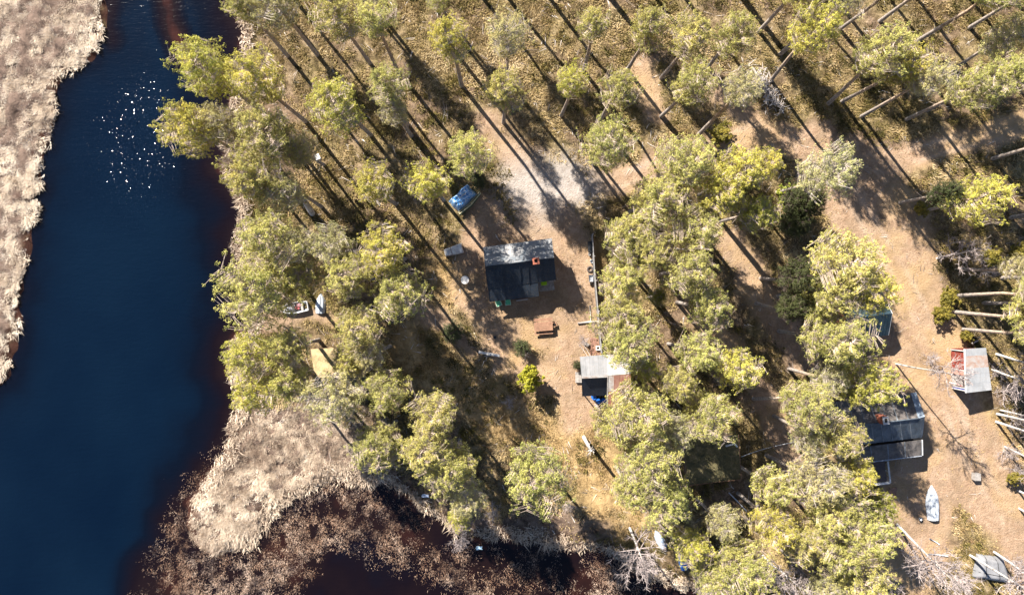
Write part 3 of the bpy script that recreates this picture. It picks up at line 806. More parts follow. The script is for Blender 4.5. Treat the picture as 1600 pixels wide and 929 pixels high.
# ------------------------------------------------------------------ every pine in the photograph: apparent crown x, y, radius (px), crown height, kind, label[, base px]
T = [
 # along the river, from the top edge down
 (378, 4, 34, 14, 'p', 'pine beside the river at the top edge, topmost tree of the bank'),
 (432, 8, 46, 16, 'g', 'pale thin pine at the top edge with a long bare trunk pointing down right', (496, 86)),
 (334, 120, 47, 14, 'y', 'yellow green pine leaning over the river, upper of the two farthest over the water'),
 (406, 130, 46, 15, 'y', 'tall yellow green pine with a long curved bare trunk at its right', (478, 190)),
 (308, 205, 46, 14, 'y', 'pine reaching farthest left over the river, brown trunk showing through its middle'),
 (352, 196, 34, 13, 'g', 'greyish pine squeezed between the two pines reaching over the river'),
 (422, 208, 48, 13, 'p', 'broad pine just inland of the pine reaching farthest over the river'),
 (400, 283, 48, 13, 'p', 'river edge pine below the overhanging pair, above the brown reed margin'),
 (466, 238, 34, 13, 'g', 'dull thin pine carrying the pale nest box', (507, 258)),
 (455, 300, 36, 12, 'g', 'dull pine beside the broken stump near the river'),
 (428, 375, 52, 12.5, 'p', 'large riverside pine right above the pine that shades the moored boat'),
 (418, 450, 62, 12.5, 'p', 'large riverside pine shading the left end of the grey rowing boat'),
 (478, 385, 34, 12, 'g', 'greyish pine inland of the large riverside pines, left of a thin one'),
 (520, 385, 36, 12, 'g', 'thin greyish pine in the middle of the bank, above the white dinghy'),
 (474, 428, 33, 11, 'p', 'olive pine directly above the white dinghy and rowing boat'),
 (543, 430, 40, 12, 'p', 'olive pine above and right of the white dinghy'),
 (602, 395, 44, 12.5, 'y', 'bright pine left of the white covered stack, upper of two'),
 (622, 455, 44, 12.5, 'p', 'pine left of the round white table, lower of two'),
 (560, 512, 40, 11, 'p', 'pine right of the white dinghy, beside the dark shaded hollow'),
 (392, 552, 42, 12, 'y', 'yellow green pine at the water below the sandy boat landing'),
 (448, 540, 38, 12, 'p', 'green pine just below the sandy boat landing'),
 (406, 612, 38, 12, 'y', 'lowest pine right at the river edge, above the reed spit'),
 (456, 594, 40, 11, 'p', 'pine left of the needle covered hut'),
 (532, 620, 50, 11, 'g', 'greyish pine hiding the lower roof of the needle covered hut'),
 (549, 564, 31, 9, 'p', 'small pine covering the right half of the needle covered hut'),
 (578, 556, 30, 10, 'g', 'small thin pine right of the needle covered hut'),
 (610, 612, 38, 10, 'p', 'round pine between the needle covered hut and the bay shore'),
 (590, 690, 40, 11, 'p', 'round pine standing at the head of the reed spit'),
 (680, 648, 40, 11, 'p', 'uppermost pine of the cluster above the bay'),
 (662, 700, 42, 11.5, 'p', 'left pine of the cluster above the bay, beside the white scrap'),
 (710, 725, 44, 11, 'p', 'right pine of the cluster above the bay, with a bare pale trunk'),
 (732, 778, 34, 9, 'g', 'greyish pine at the bay, lower right of its cluster'),
 (716, 800, 22, 7, 'y', 'small yellow pine nearest the bay water'),
 (828, 736, 55, 12, 'p', 'big round lone pine in the middle of the bay shore'),
 # the wood above the cabin
 (528, 24, 40, 14, 'p', 'broad pine cut by the top edge, left of the twin trunks'),
 (585, 30, 34, 14, 'p', 'pine at the top edge with a long trunk shadow running to the clearing', (622, 112)),
 (528, 162, 44, 14, 'y', 'yellow green pine in open heath right of the tall curved trunk'),
 (603, 135, 34, 13.5, 'p', 'slim pine in open heath, upper one of a close pair'),
 (622, 175, 28, 11.5, 'g', 'thin pine in open heath, lower one of a close pair'),
 (584, 292, 34, 13, 'y', 'small bright pine in the heath left of the blue tarpaulin'),
 (672, 287, 36, 10.5, 'y', 'bright pine touching the left side of the blue tarpaulin'),
 (732, 242, 38, 11, 'p', 'pine standing just above the blue tarpaulin'),
 (699, 62, 34, 13, 'y', 'yellow green pine with its bare trunk showing below, above the clearing', (722, 135)),
 (686, 2, 20, 13, 'p', 'small pine crown cut by the top edge, left of the clearing'),
 (790, 62, 38, 13, 'g', 'pale thin pine above the clearing, right of the bare trunk'),
 (783, 143, 33, 12, 'p', 'dark green pine at the upper edge of the clearing'),
 (925, 38, 26, 12, 'p', 'small pine with a short leaning trunk below, near the top edge', (912, 112)),
 (891, 131, 27, 12, 'y', 'small bright pine with a short bare trunk, upper right of the clearing', (877, 181)),
 (969, 140, 32, 13, 'p', 'pine directly above the track into the clearing, upper one'),
 (945, 222, 42, 12, 'p', 'round pine at the edge of the narrow track right of the clearing'),
 (1010, 45, 32, 13, 'p', 'dark green pine near the top edge over a leaning brown trunk', (980, 110)),
 (1082, 58, 38, 13, 'p', 'grey green pine near the top edge, left one of a touching pair', (1033, 122)),
 (1148, 56, 36, 13, 'p', 'grey green pine near the top edge, right one of a touching pair', (1107, 105)),
 (1078, 131, 36, 12, 'p', 'round pine below the touching pair, above the dense cluster', (1033, 182)),
 (1155, 143, 32, 12, 'g', 'thin pine left of the grey brush heap', (1092, 210)),
 (1268, 53, 42, 13, 'y', 'yellow green pine with its pale trunk ending at the brush heap', (1204, 126)),
 (1300, 6, 38, 13, 'g', 'greyish pine cut by the top edge above the yellow one'),
 (1372, 84, 42, 13, 'p', 'large pine upper right, upper part of a double crown', (1294, 162)),
 (1405, 108, 38, 12, 'y', 'large pine upper right, lower part of a double crown'),
 (1447, 126, 34, 12, 'g', 'grey twiggy pine right of the double crown, long trunk to the track', (1346, 182)),
 (1520, 135, 40, 13, 'p', 'pine spreading above the track at the upper right, left one of two', (1415, 187)),
 (1572, 118, 36, 13, 'p', 'pine spreading above the track at the upper right, right one of two'),
 (1575, 58, 42, 12, 'g', 'pale pine at the right edge, topmost of the right side', (1490, 108)),
 (1292, 273, 46, 12, 'g', 'pale grey green pine at the fork of the sand track'),
 (1517, 311, 42, 11, 'y', 'bright pine alone right of the wide sand track', (1440, 331)),
 (1474, 302, 24, 8, 'd', 'small dark pine tucked beside the bright pine right of the track'),
 # the dense cluster right of the fence
 (978, 362, 38, 12, 'p', 'pine beside the top of the board fence'),
 (1020, 310, 44, 12.5, 'p', 'pine of the dense cluster nearest the narrow track'),
 (1070, 262, 46, 13, 'p', 'upper left pine of the dense cluster, by the narrow track'),
 (1122, 305, 42, 12.5, 'y', 'pine in the upper middle of the dense cluster'),
 (1150, 272, 42, 13, 'y', 'uppermost pine of the dense cluster, facing the track fork'),
 (1190, 262, 30, 13, 'y', 'bright pine at the upper right corner of the dense cluster'),
 (1182, 328, 32, 12, 'y', 'bright pine right of the dense cluster, beside the dark spruce'),
 (1085, 362, 42, 12, 'p', 'pine in the heart of the dense cluster'),
 (1010, 398, 40, 12, 'p', 'pine in the dense cluster right of the cabin fence, second row'),
 (974, 434, 37, 11.5, 'p', 'pine leaning on the middle of the board fence'),
 (970, 488, 42, 11, 'p', 'pine beside the lower part of the board fence'),
 (1075, 425, 42, 12, 'p', 'pine in the dense cluster left of the sandy path'),
 (1102, 478, 38, 11.5, 'p', 'lower right pine of the dense cluster beside the sandy path'),
 (1030, 463, 16, 6, 'b', 'small bright sapling in the gap of the dense cluster'),
 (974, 536, 45, 11, 'p', 'pine just above the patchwork roof shed'),
 (1006, 572, 28, 9, 'y', 'small bright pine right of the patchwork roof shed'),
 (1092, 552, 38, 12, 'p', 'left pine of the pair above the moss roofed hut'),
 (1144, 571, 36, 12, 'y', 'right pine of the pair above the moss roofed hut'),
 (1058, 598, 30, 11, 'p', 'small pine between the patchwork shed and the pair of pines'),
 (998, 640, 52, 11, 'p', 'large pine below the patchwork roof shed'),
 (955, 662, 34, 10, 'p', 'pine left of the large one below the patchwork shed'),
 (1106, 640, 44, 11, 'p', 'pine leaning over the upper edge of the moss roofed hut'),
 (1010, 712, 52, 11, 'p', 'large pine left of the moss roofed hut'),
 (1048, 674, 36, 10, 'g', 'thin pine at the upper left corner of the moss roofed hut'),
 (1040, 770, 48, 11, 'p', 'pine below the left end of the moss roofed hut'),
 (985, 765, 34, 10, 'p', 'pale pine at the upper side of the bare birch on the bay'),
 (1078, 848, 34, 10, 'y', 'bright pine standing over the blue boat'),
 (1160, 876, 44, 11, 'p', 'round pine at the bottom, right of the blue boat'),
 (1112, 900, 34, 10, 'p', 'pine at the bottom edge, right beside the blue boat'),
 (1125, 815, 32, 9, 'g', 'thin pine below the white leaning pole'),
 # right hand group
 (1312, 412, 57, 13, 'p', 'large pine above the blue green roof, upper one'),
 (1349, 454, 46, 12.5, 'y', 'bright pine covering the upper corner of the blue green roof'),
 (1286, 466, 40, 12, 'p', 'pine left of the one covering the blue green roof'),
 (1294, 530, 53, 12.5, 'p', 'large pine left of the blue green roof, lower one'),
 (1248, 432, 34, 10, 'd', 'dark shaded pine left of the large pine above the blue green roof'),
 (1232, 478, 26, 9, 'd', 'small dark pine beside the sandy path, left of the roofs'),
 (1349, 604, 43, 12, 'y', 'bright pine overhanging the upper roof of the long dark house', (1268, 577)),
 (1296, 590, 30, 11, 'g', 'grey twiggy pine above the left end of the long dark house'),
 (1254, 626, 42, 12, 'p', 'pine left of the long dark house, trunk lying to the left', (1177, 622)),
 (1306, 680, 36, 12, 'p', 'pine covering the left end of the long dark house'),
 (1262, 680, 30, 10, 'g', 'thin twiggy pine at the end of the wire, left of the long house'),
 (1336, 737, 34, 11, 'y', 'golden yellow pine beside the porch of the long dark house'),
 (1368, 785, 28, 9, 'b', 'bright green tree beside the wooden steps'),
 (1206, 760, 34, 11, 'p', 'pine right of the white leaning pole'),
 (1206, 818, 34, 11, 'y', 'bright pine below and right of the white leaning pole'),
 (1272, 752, 46, 12, 'g', 'pale pine in the middle of the lower right cluster, upper one'),
 (1288, 800, 42, 12, 'p', 'pine in the heart of the lower right cluster'),
 (1352, 830, 42, 12, 'p', 'pine at the right side of the lower right cluster'),
 (1244, 836, 36, 11, 'p', 'pine at the left side of the lower right cluster'),
 (1302, 862, 40, 12, 'p', 'pine low in the lower right cluster, above the bottom one'),
 (1338, 898, 42, 12, 'p', 'bottom pine of the lower right cluster, cut by the photo edge'),
 (1286, 918, 30, 11, 'g', 'thin pine at the bottom edge, left of the bottom pine'),
]
for t in T:
    tree(*t[:6], base=t[6] if len(t) > 6 else None)
# crowns beyond or across the right and top edges, their trunks in view
for bx, by, r, hc, kd, lb in [
 (1185, 50, 36, 12, 'p', 'pine whose pale trunk leads up to the top edge, left of the yellow pine'),
 (1312, 46, 38, 12, 'p', 'pine whose trunk leads to the top edge from below the greyish crown'),
 (1375, 33, 38, 13, 'p', 'pine with a thick grey trunk crossing the top edge, upper right'),
 (1435, 63, 40, 14, 'p', 'pine with the longest pale trunk at the upper right'),
 (1515, 43, 40, 13, 'p', 'pine with a slim pale trunk in the upper right corner'),
 (1550, 248, 40, 13, 'p', 'pine below the track at the right edge, white trunk only'),
 (1578, 340, 38, 13, 'p', 'pine with a thick white trunk crossing the right edge'),
 (1565, 434, 40, 11, 'p', 'pine at the right edge, uppermost of the horizontal trunks'),
 (1490, 462, 40, 13, 'p', 'pine at the right edge with the longest horizontal trunk'),
 (1488, 487, 40, 12.5, 'p', 'pine at the right edge, middle horizontal trunk'),
 (1505, 514, 42, 11.5, 'p', 'pine at the right edge, lowest horizontal trunk above the red doored shed'),
 (1503, 421, 24, 8, 'g', 'slim pine with a short trunk above the long horizontal trunks'),
 (1535, 473, 30, 9, 'g', 'slim pine between the two longest horizontal trunks')]:
    tree_b(bx, by, r, hc, kd, lb)
# neighbours just past the upper edge; only their shadows and lowest trunks reach the view
for k, (bx, by) in enumerate([(398, -40), (520, -60), (640, -48), (905, -70), (1110, -62), (1225, -40), (1350, -55), (1480, -45), (1610, 20), (456, -6), (566, -12), (668, -4), (738, -22), (792, -5), (850, -14), (948, -8), (1002, -30), (1062, -12), (1150, -20), (1290, -22), (1420, -18), (1560, -30), (1625, 95)]):
    tree_b(bx, by, 31, 13, 'p', 'pine of the wood standing at or beyond the upper edge of the photo', group='pines past the upper edge')

birch(1003, 872, 48, (984, 824), 'bare birch spreading grey twigs over the bay, white trunk at its top')
birch(1236, 905, 46, (1192, 868), 'bare birch at the bottom edge left of the bottom pine')
birch(1106, 925, 26, (1098, 905), 'small bare birch at the bottom edge right of the blue boat')
birch(1512, 393, 38, (1464, 404), 'bare grey birch right of the sand track, uppermost of the leafless ones')
birch(1474, 893, 50, (1402, 818), 'bare birch with wide pale twigs below the two thin poles')
birch(1380, 905, 34, (1330, 842), 'bare birch at the bottom edge, right of the bottom pine')
birch(1488, 584, 36, (1400, 568), 'thin white birch lying across the shadow between blue roof and red doored shed', thin=.6)
birch(1660, 672, 46, (1557, 646), 'thick white birch at the right edge below the red doored shed, upper of three')
birch(1655, 690, 40, (1556, 658), 'white birch at the right edge below the red doored shed, lower of three')
birch(1650, 660, 36, (1562, 640), 'slim white birch at the right edge below the red doored shed, between two thicker', thin=.7)
birch(1640, 578, 40, (1556, 552), 'white birch right behind the red doored shed')
birch(1615, 600, 40, (1550, 576), 'bare grey birch right of the red doored shed')
birch(1645, 735, 40, (1570, 697), 'white birch at the right edge, middle of the track side', thin=.8)
birch(1660, 800, 40, (1590, 765), 'white birch at the right edge above the pale crate, upper of two', thin=.8)
birch(1660, 830, 40, (1592, 793), 'white birch at the right edge beyond the pale crate, lower of two', thin=.8)
birch(1612, 926, 50, (1515, 866), 'long white birch trunk crossing the grey tarpaulin, left one')
birch(1640, 925, 50, (1553, 861), 'long white birch trunk crossing the grey tarpaulin, right one')
bush(826, 588, 21, 'b', 'bright yellow green bush left of the patchwork roof shed', 1.9, col=(0.31, 0.3, 0.03))
bush(1250, 318, 34, 'd', 'dark green spruce thicket below the pale pine at the track fork', 3.6)
bush(1238, 352, 26, 'd', 'dark green bush right of the dense cluster, lower one', 2.6)
bush(1232, 302, 16, 'b', 'small bright bush beside the dark spruce thicket', 1.4)
for px, py, r, lb in [(1482, 462, 17, 'olive bush at the track edge left of the longest horizontal trunk'), (1470, 488, 15, 'olive bush at the track edge left of the middle horizontal trunk'),
                      (1437, 326, 13, 'olive bush at the foot of the bright pine right of the track'), (1545, 400, 18, 'olive bush right of the uppermost bare grey birch'),
                      (1125, 212, 18, 'olive bush at the upper edge of the dense cluster'), (1585, 745, 12, 'olive bush at the right edge right of the pale crate'),
                      (1590, 395, 16, 'olive bush by the right edge above the horizontal trunks'), (1508, 524, 9, 'small olive bush above the red doored shed')]:
    bush(px, py, r, 'y', lb, 0.9, col=(0.2, 0.165, 0.03))
bush(815, 541, 15, 'd', 'dark low juniper below the picnic table', 0.9)
bush(902, 571, 8, 'd', 'small dark shrub against the left wall of the patchwork shed', 0.8)
bush(1000, 335, 14, 'y', 'bright undergrowth bush in the dense cluster near the narrow track', 1.4)
bush(705, 520, 18, 'd', 'dark bush in the shade left of the lone plank', 1.0)
bare_bush(822, 552, 13, 'small pale bare shrub between juniper and yellow green bush')
bare_bush(795, 627, 15, 'bluish pale bare shrub in the shade left of the patchwork shed')
for px, py, r, lb in ((1575, 612, 24, 'grey twiggy shrub behind the red doored shed'), (1588, 655, 22, 'grey twiggy shrub at the right edge among the three white birches'),
                      (1576, 706, 20, 'grey twiggy shrub at the right edge below the three white birches'), (1590, 735, 16, 'small twiggy shrub at the right edge, upper neighbour of an olive bush'),
                      (1450, 890, 30, 'wide pale twiggy shrub below the two thin poles'), (1425, 872, 24, 'grey twiggy shrub left of the wide pale one below the poles'),
                      (1500, 905, 24, 'pale twiggy shrub left of the grey tarpaulin'), (1590, 880, 20, 'twiggy shrub right of the grey tarpaulin'),
                      (1215, 905, 20, 'grey twigs at the bottom edge beside the left bare birch'), (1545, 425, 18, 'grey twiggy shrub in shade above the horizontal trunks'),
                      (1560, 580, 18, 'twiggy shrub touching the roof of the red doored shed'), (1455, 558, 15, 'thin grey twigs between the blue green roof and red doored shed'),
                      (720, 845, 22, 'grey shrub at the bay shore below the small yellow pine'), (770, 800, 18, 'grey shrub at the bay shore left of the big lone pine'), (890, 790, 14, 'small pale shrub right of the big lone pine')):
    bare_bush(px, py, r, lb)
bare_bush(912, 532, 12, 'bare twigs piled beside the brick paving')

# ------------------------------------------------------------------ building helpers
def lerp(a, b, t): return Vector(a).lerp(Vector(b), t)

def roof_sheet(parent, q, mat, name='roof', th=0.08, seams=0, seam_mat=None, along='v', sw=0.05, sh=0.03, part=True):
    """q: a,b along the ridge/eave, c,d opposite. seams run a->d (along='v') or a->b ('u')"""
    q = [Vector(p) for p in q]
    mb = MB(); mb.slab(q, th); sms = []
    n = (q[1] - q[0]).cross(q[3] - q[0]).normalized()
    if n.z < 0: n = -n
    if seams:
        for i in range(seams + 1):
            t = i / seams
            if along == 'v': p0, p1 = lerp(q[0], q[1], t), lerp(q[3], q[2], t)
            else: p0, p1 = lerp(q[0], q[3], t), lerp(q[1], q[2], t)
            dr = (p1 - p0).normalized(); s = n.cross(dr) * sw / 2
            sm = MB() if seam_mat else mb
            sms.append(sm)
            sm.slab([p0 - s + n * sh, p1 - s + n * sh, p1 + s + n * sh, p0 + s + n * sh], sh + .01)
    o = mb.build(name, mat, parent)
    if seam_mat:
        for sm in sms: sm.build('seam', seam_mat, o)
    return o

def frame_of(p0, p1):
    u = (Vector(p1) - Vector(p0)); u.z = 0; u.normalize()
    return u, Vector((-u.y, u.x, 0)), math.atan2(u.y, u.x)

ROOF_SHADED = M('shaded_roof_felt', (0.022, 0.034, 0.05), (0.015, 0.024, 0.036), 0.8, 0.9, litter=.7)  # shaded copy of the cabin roof, slope shade put into its colour
ROOF_LIT = M('weathered_lit_roof', (0.24, 0.235, 0.23), (0.1, 0.12, 0.14), 0.75, 1.0, litter=.7)  # lit copy of the same roof, made paler for its sunward slope
WALL_RED = M('dark_red_boards', (0.16, 0.035, 0.025), (0.11, 0.03, 0.022), 0.8, 2)
WALL_BROWN = M('brown_boards', (0.11, 0.075, 0.05), (0.07, 0.05, 0.035), 0.8, 2)
WHITE = M('white_paint', (0.62, 0.61, 0.59), (0.5, 0.49, 0.46), 0.6, 2)
BRICK = M('red_brick', (0.45, 0.15, 0.09), (0.33, 0.11, 0.07), 0.85, 6)
SOOT = M('soot_black', (0.012, 0.012, 0.012), None, 0.9)
GLASS = M('window_glass', (0.03, 0.04, 0.05), None, 0.08, 1, spec=0.6)
WOODG = M('grey_weathered_wood', (0.36, 0.33, 0.3), (0.22, 0.2, 0.18), 0.85, 3)
WOODB = M('brown_stained_wood', (0.29, 0.16, 0.1), (0.19, 0.105, 0.065), 0.75, 3)
BLACK = M('black_plastic', (0.02, 0.022, 0.025), None, 0.5)

# ------------------------------------------------------------------ the cabin with the dark roof
def cabin():
    hr, hn = 4.6, 3.0
    NW, NE = W(755.4, 386, hn), W(861.8, 372, hn)
    RW, RE = W(758.2, 416.5, hr), W(865.3, 402.7, hr)
    SE, NI = W(868.8, 437, 2.85), W(840, 441, 2.8)
    SW, SI = W(765.2, 471.5, 1.95), W(841.8, 462.8, 1.95)
    u, v, rz = frame_of(RW, RE)
    root = thing('cabin', Vector(((NW.x + SE.x) / 2, (NW.y + SI.y) / 2, 0)), 'cabin under a dark gable roof with red brick chimney, green chairs at its wall', 'cabin')
    # walls: main box and the catslide annexe
    ins = 0.35
    def inset(p, du, dv): return Vector((p.x, p.y, 0)) + u * du + v * dv
    a, b_, c, d_ = inset(NW, ins, -ins), inset(NE, -ins, -ins), inset(SE, -ins, ins), inset(Vector((RW.x, RW.y, 0)) + (SE - RE), ins, ins)
    wl = MB()
    wl.prism([a, d_, c, b_], -0.1, 2.75)
    m1, m2 = inset(RW, ins, 0), inset(RE, -ins, 0)
    for e0, e1, mm in ((a, d_, m1), (b_, c, m2)):
        n = -u if mm is m1 else u
        p = [e0, e1]; t = 0.12
        vs = [Vector((e0.x, e0.y, 2.7)), Vector((e1.x, e1.y, 2.7)), Vector((mm.x, mm.y, 4.3))]
        wl.add(vs + [w - n * t for w in vs], [(0, 1, 2), (5, 4, 3), (0, 3, 4, 1), (1, 4, 5, 2), (2, 5, 3, 0)])
    wl.build('wall', WALL_RED, root)
    an = MB()
    e = [inset(d_, 0.05, 0.01), inset(SW, ins + .1, ins), inset(SI, -ins, ins), inset(NI, -ins, ins)]
    an.prism(e, -0.1, 1.75); an.build('annexe', WALL_RED, root)
    roof_sheet(root, [RW, RE, NE, NW], ROOF_LIT, 'roof', 0.1, 9)
    roof_sheet(root, [RW, lerp(RW, RE, .745), NI, lerp(RW, SW, .62)], ROOF_SHADED, 'roof', 0.1, 6)
    roof_sheet(root, [lerp(RW, RE, .745), RE, SE, NI], ROOF_SHADED, 'roof', 0.1, 3)
    roof_sheet(root, [lerp(RW, SW, .62) - Vector((0, 0, .04)), NI - Vector((0, 0, .04)), SI, SW], ROOF_SHADED, 'roof', 0.1, 6)
    rc = MB(); rc.tube([RW + Vector((0, 0, .02)), RE + Vector((0, 0, .02))], [0.06, 0.06], 6); rc.build('ridge_cap', ROOF_SHADED, root)
    # barge boards
    for nm, p, q in (('barge_board', RW, NW), ('barge_board', RW, SW), ('barge_board', RE, NE), ('barge_board', RE, SE)):
        s = (-u if p is RW else u) * 0.03
        MB().slab([p + s * 0 + Vector((0, 0, .01)), q + Vector((0, 0, .01)), q + s + Vector((0, 0, .01)), p + s + Vector((0, 0, .01))], 0.18).build(nm, WALL_BROWN, root)
    ch = MB(); cc = W(837.4, 407.5, 5.2); r = 0.36
    for k, (dx, dy, sx, sy) in enumerate(((0, -r + .09, 2 * r, .18), (0, r - .09, 2 * r, .18), (-r + .09, 0, .18, 2 * r - .36), (r - .09, 0, .18, 2 * r - .36))):
        ch.box(Vector((cc.x, cc.y, 4.55)) + u * dx + v * dy, (sx, sy, 1.5), rz)
    co = ch.build('chimney', BRICK, root)
    MB().box((cc.x, cc.y, 5.1), (0.34, 0.34, 0.05), rz).build('flue', SOOT, co)
    # windows and door
    def pane(c, w_, h_, ang):
        f = MB()
        x, z = w_ / 2, h_ / 2
        for dx, dz, sx, sz in ((0, z, w_ + .1, .08), (0, -z, w_ + .1, .08), (-x, 0, .08, h_ - .08), (x, 0, .08, h_ - .08), (0, 0, .05, h_ - .08)):
            f.box((c.x + math.cos(ang) * dx, c.y + math.sin(ang) * dx, c.z + dz), (sx, .07, sz), ang)
        fo = f.build('window', WHITE, root)
        MB().box(c, (w_ - .02, .03, h_ - .02), ang).build('pane', GLASS, fo)
    mid = lerp(b_, c, .5); pane(Vector((mid.x, mid.y, 1.6)) + u * .03, 1.1, 1.0, rz + math.pi / 2)
    mid = lerp(a, b_, .3); pane(Vector((mid.x, mid.y, 1.6)) + v * .03, 1.2, 1.0, rz)
    mid = lerp(a, b_, .7); pane(Vector((mid.x, mid.y, 1.6)) + v * .03, 1.2, 1.0, rz)
    mid = lerp(e[3], c, .35); dr = MB().box(Vector((mid.x, mid.y, 1.05)) + u * .5 - v * .05, (0.85, .06, 1.95), rz).build('door', WALL_BROWN, root)
    p = W(853.5, 446.5, .2)
    MB().box((p.x, p.y, 0.1), (1.85, 1.15, 0.2), rz).build('porch_deck', WOODG, root)
    p = W(816, 466.8, .06)
    th_ = MB().box((p.x, p.y - .12, 0.08), (1.4, .12, .16), rz).build('doorstep', WHITE, root)
    return rz
RZC = cabin()
LIME = M('lime_green_fabric', (0.42, 0.75, 0.03), (0.34, 0.62, 0.03), 0.8)
p = W(849.9, 442.6, .25)
tag(MB().box((p.x, p.y, .255), (0.68, .42, .09), RZC, .02).build('cushion', LIME, None, origin=(p.x, p.y, .2)), 'lime green cushion lying on the cabin porch', 'cushion')

# ------------------------------------------------------------------ furniture and things in the yard
GREENP = M('green_plastic', (0.16, 0.6, 0.33), (0.13, 0.5, 0.27), 0.4)
GREENR = M('pale_green_plastic', (0.68, 0.85, 0.7), None, 0.4)
def chair(px, py, rz, label):
    c = W(px, py, .6); c.z = 0
    root = thing('garden_chair', c, label, 'chair', 'green plastic chairs at the cabin wall')
    ca, sa = math.cos(rz), math.sin(rz)
    def L(x, y, z): return (c.x + x * ca - y * sa, c.y + x * sa + y * ca, z)
    st = MB()
    pts = [(-.3, .27), (-.24, -.3), (.24, -.3), (.3, .27)]
    st.add([L(x, y, .45) for x, y in pts] + [L(x, y, .41) for x, y in pts], [(0, 1, 2, 3), (7, 6, 5, 4), (0, 4, 5, 1), (1, 5, 6, 2), (2, 6, 7, 3), (3, 7, 4, 0)]).build('seat', GREENP, root)
    bk = MB()
    vs = []
    for i in range(7):
        t = i / 6; x = -.24 + .48 * t; bow = -.04 * (1 - (2 * t - 1) ** 2)
        vs += [L(x * .95, -.3 + bow, .44), L(x * 1.05, -.42 + bow, .88), L(x * 1.05, -.45 + bow, .88), L(x * .95, -.34 + bow, .44)]
    fs = []
    for i in range(6):
        for k in range(4): fs.append((i * 4 + k, i * 4 + (k + 1) % 4, i * 4 + 4 + (k + 1) % 4, i * 4 + 4 + k))
    bk.add(vs, fs).build('backrest', GREENP, root)
    for s in (-1, 1):
        MB().tube([L(.26 * s, -.36, .68), L(.31 * s, -.05, .67), L(.31 * s, .26, .66), L(.29 * s, .3, .45)], [.032] * 4, 6).build('armrest', GREENR, root)
    MB().tube([L(-.3, .29, .45), L(.3, .29, .45)], [.03, .03], 6).build('rim', GREENR, root)
    for x, y in ((-.27, .25), (.27, .25), (-.23, -.3), (.23, -.3)):
        MB().tube([L(x, y, .43), L(x * 1.12, y * 1.1, 0)], [.03, .024], 6).build('leg', GREENP, root)
chair(779.2, 474.0, math.pi + .35 + .1, 'green plastic garden chair turned slightly, left one of two at the cabin wall')
chair(793.6, 472.3, math.pi + .12, 'green plastic garden chair set straight, right one of two at the cabin wall')

def picnic():
    c = W(849, 509.5, .5); c.z = 0; a = 0.07
    root = thing('picnic_table', c, 'brown wooden picnic table with two benches below the cabin', 'picnic table')
    ca, sa = math.cos(a), math.sin(a)
    def L(x, y, z): return Vector((c.x + x * ca - y * sa, c.y + x * sa + y * ca, z))
    t = MB()
    for k in range(5): t.box(L(0, -.42 + k * .21, .74), (2.15, .195, .045), a)
    t.build('tabletop', WOODB, root)
    for s in (1, -1):
        b = MB()
        for k in (0, 1): b.box(L(0, s * .78 + (k - .5) * .16, .44), (2.15, .15, .045), a)
        b.build('bench', WOODB, root)
    for x in (-.75, .75):
        b = MB(); b.box(L(x, 0, .39), (.09, 1.75, .09), a); b.box(L(x, 0, .69), (.09, .95, .06), a)
        for s in (1, -1): b.tube([L(x, .3 * s, .68), L(x, .62 * s, 0)], [.055, .055], 4)
        b.build('leg', WOODB, root)
picnic()
c = W(866.5, 506.5, .5); c.z = 0
r_ = thing('stool', c, 'small wooden stool with a black pot at the end of the picnic table', 'stool')
m_ = MB().box((c.x, c.y, .43), (.46, .46, .05), .1)
m_.build('seat', WOODB, r_)
for sx in (-1, 1):
    for sy in (-1, 1): MB().tube([(c.x + .17 * sx, c.y + .17 * sy, .41), (c.x + .21 * sx, c.y + .21 * sy, 0)], [.025, .02], 5).build('leg', WOODB, r_)
tag(MB().lathe((c.x - .04, c.y + .07, .457), [(.1, 0), (.14, .03), (.14, .12), (.12, .12), (.11, .04), (.0, .035)], 14).build('pot', SOOT, None, True, origin=(c.x, c.y, .457)), 'black pot on the small stool beside the picnic table', 'pot')

c = W(726.5, 437.2, .73); c.z = 0
r_ = thing('round_table', c, 'round white garden table left of the cabin', 'table')
MB().lathe((c.x, c.y, .70), [(.44, 0), (.48, .012), (.48, .03), (.46, .04), (0.02, .043)], 28).build('tabletop', WHITE, r_)
MB().tube([(c.x, c.y, .7), (c.x, c.y, .12)], [.035, .04], 8).build('pedestal', WHITE, r_)
for k in range(3):
    a = k * 2.094 + .4; MB().tube([(c.x, c.y, .2), (c.x + .33 * math.cos(a), c.y + .33 * math.sin(a), .02)], [.03, .02], 6).build('leg', WHITE, r_)

c = W(773.3, 526.7, .25); c.z = 0
r_ = thing('bucket', c, 'small dark bucket on the sand above the lone plank', 'bucket')
METAL = M('dull_dark_metal', (0.1, 0.11, 0.13), (0.06, 0.07, 0.08), 0.45, 3, .6)
MB().lathe((c.x, c.y, 0), [(.13, .0), (.17, .34), (.185, .36), (.165, .35), (.125, .03), (0.01, .03)], 18).build('pail', METAL, r_, True)
MB().tube([(c.x - .17, c.y, .35), (c.x - .14, c.y + .16, .4), (c.x, c.y + .24, .42), (c.x + .14, c.y + .16, .4), (c.x + .17, c.y, .35)], [.009] * 5, 5).build('handle', METAL, r_)

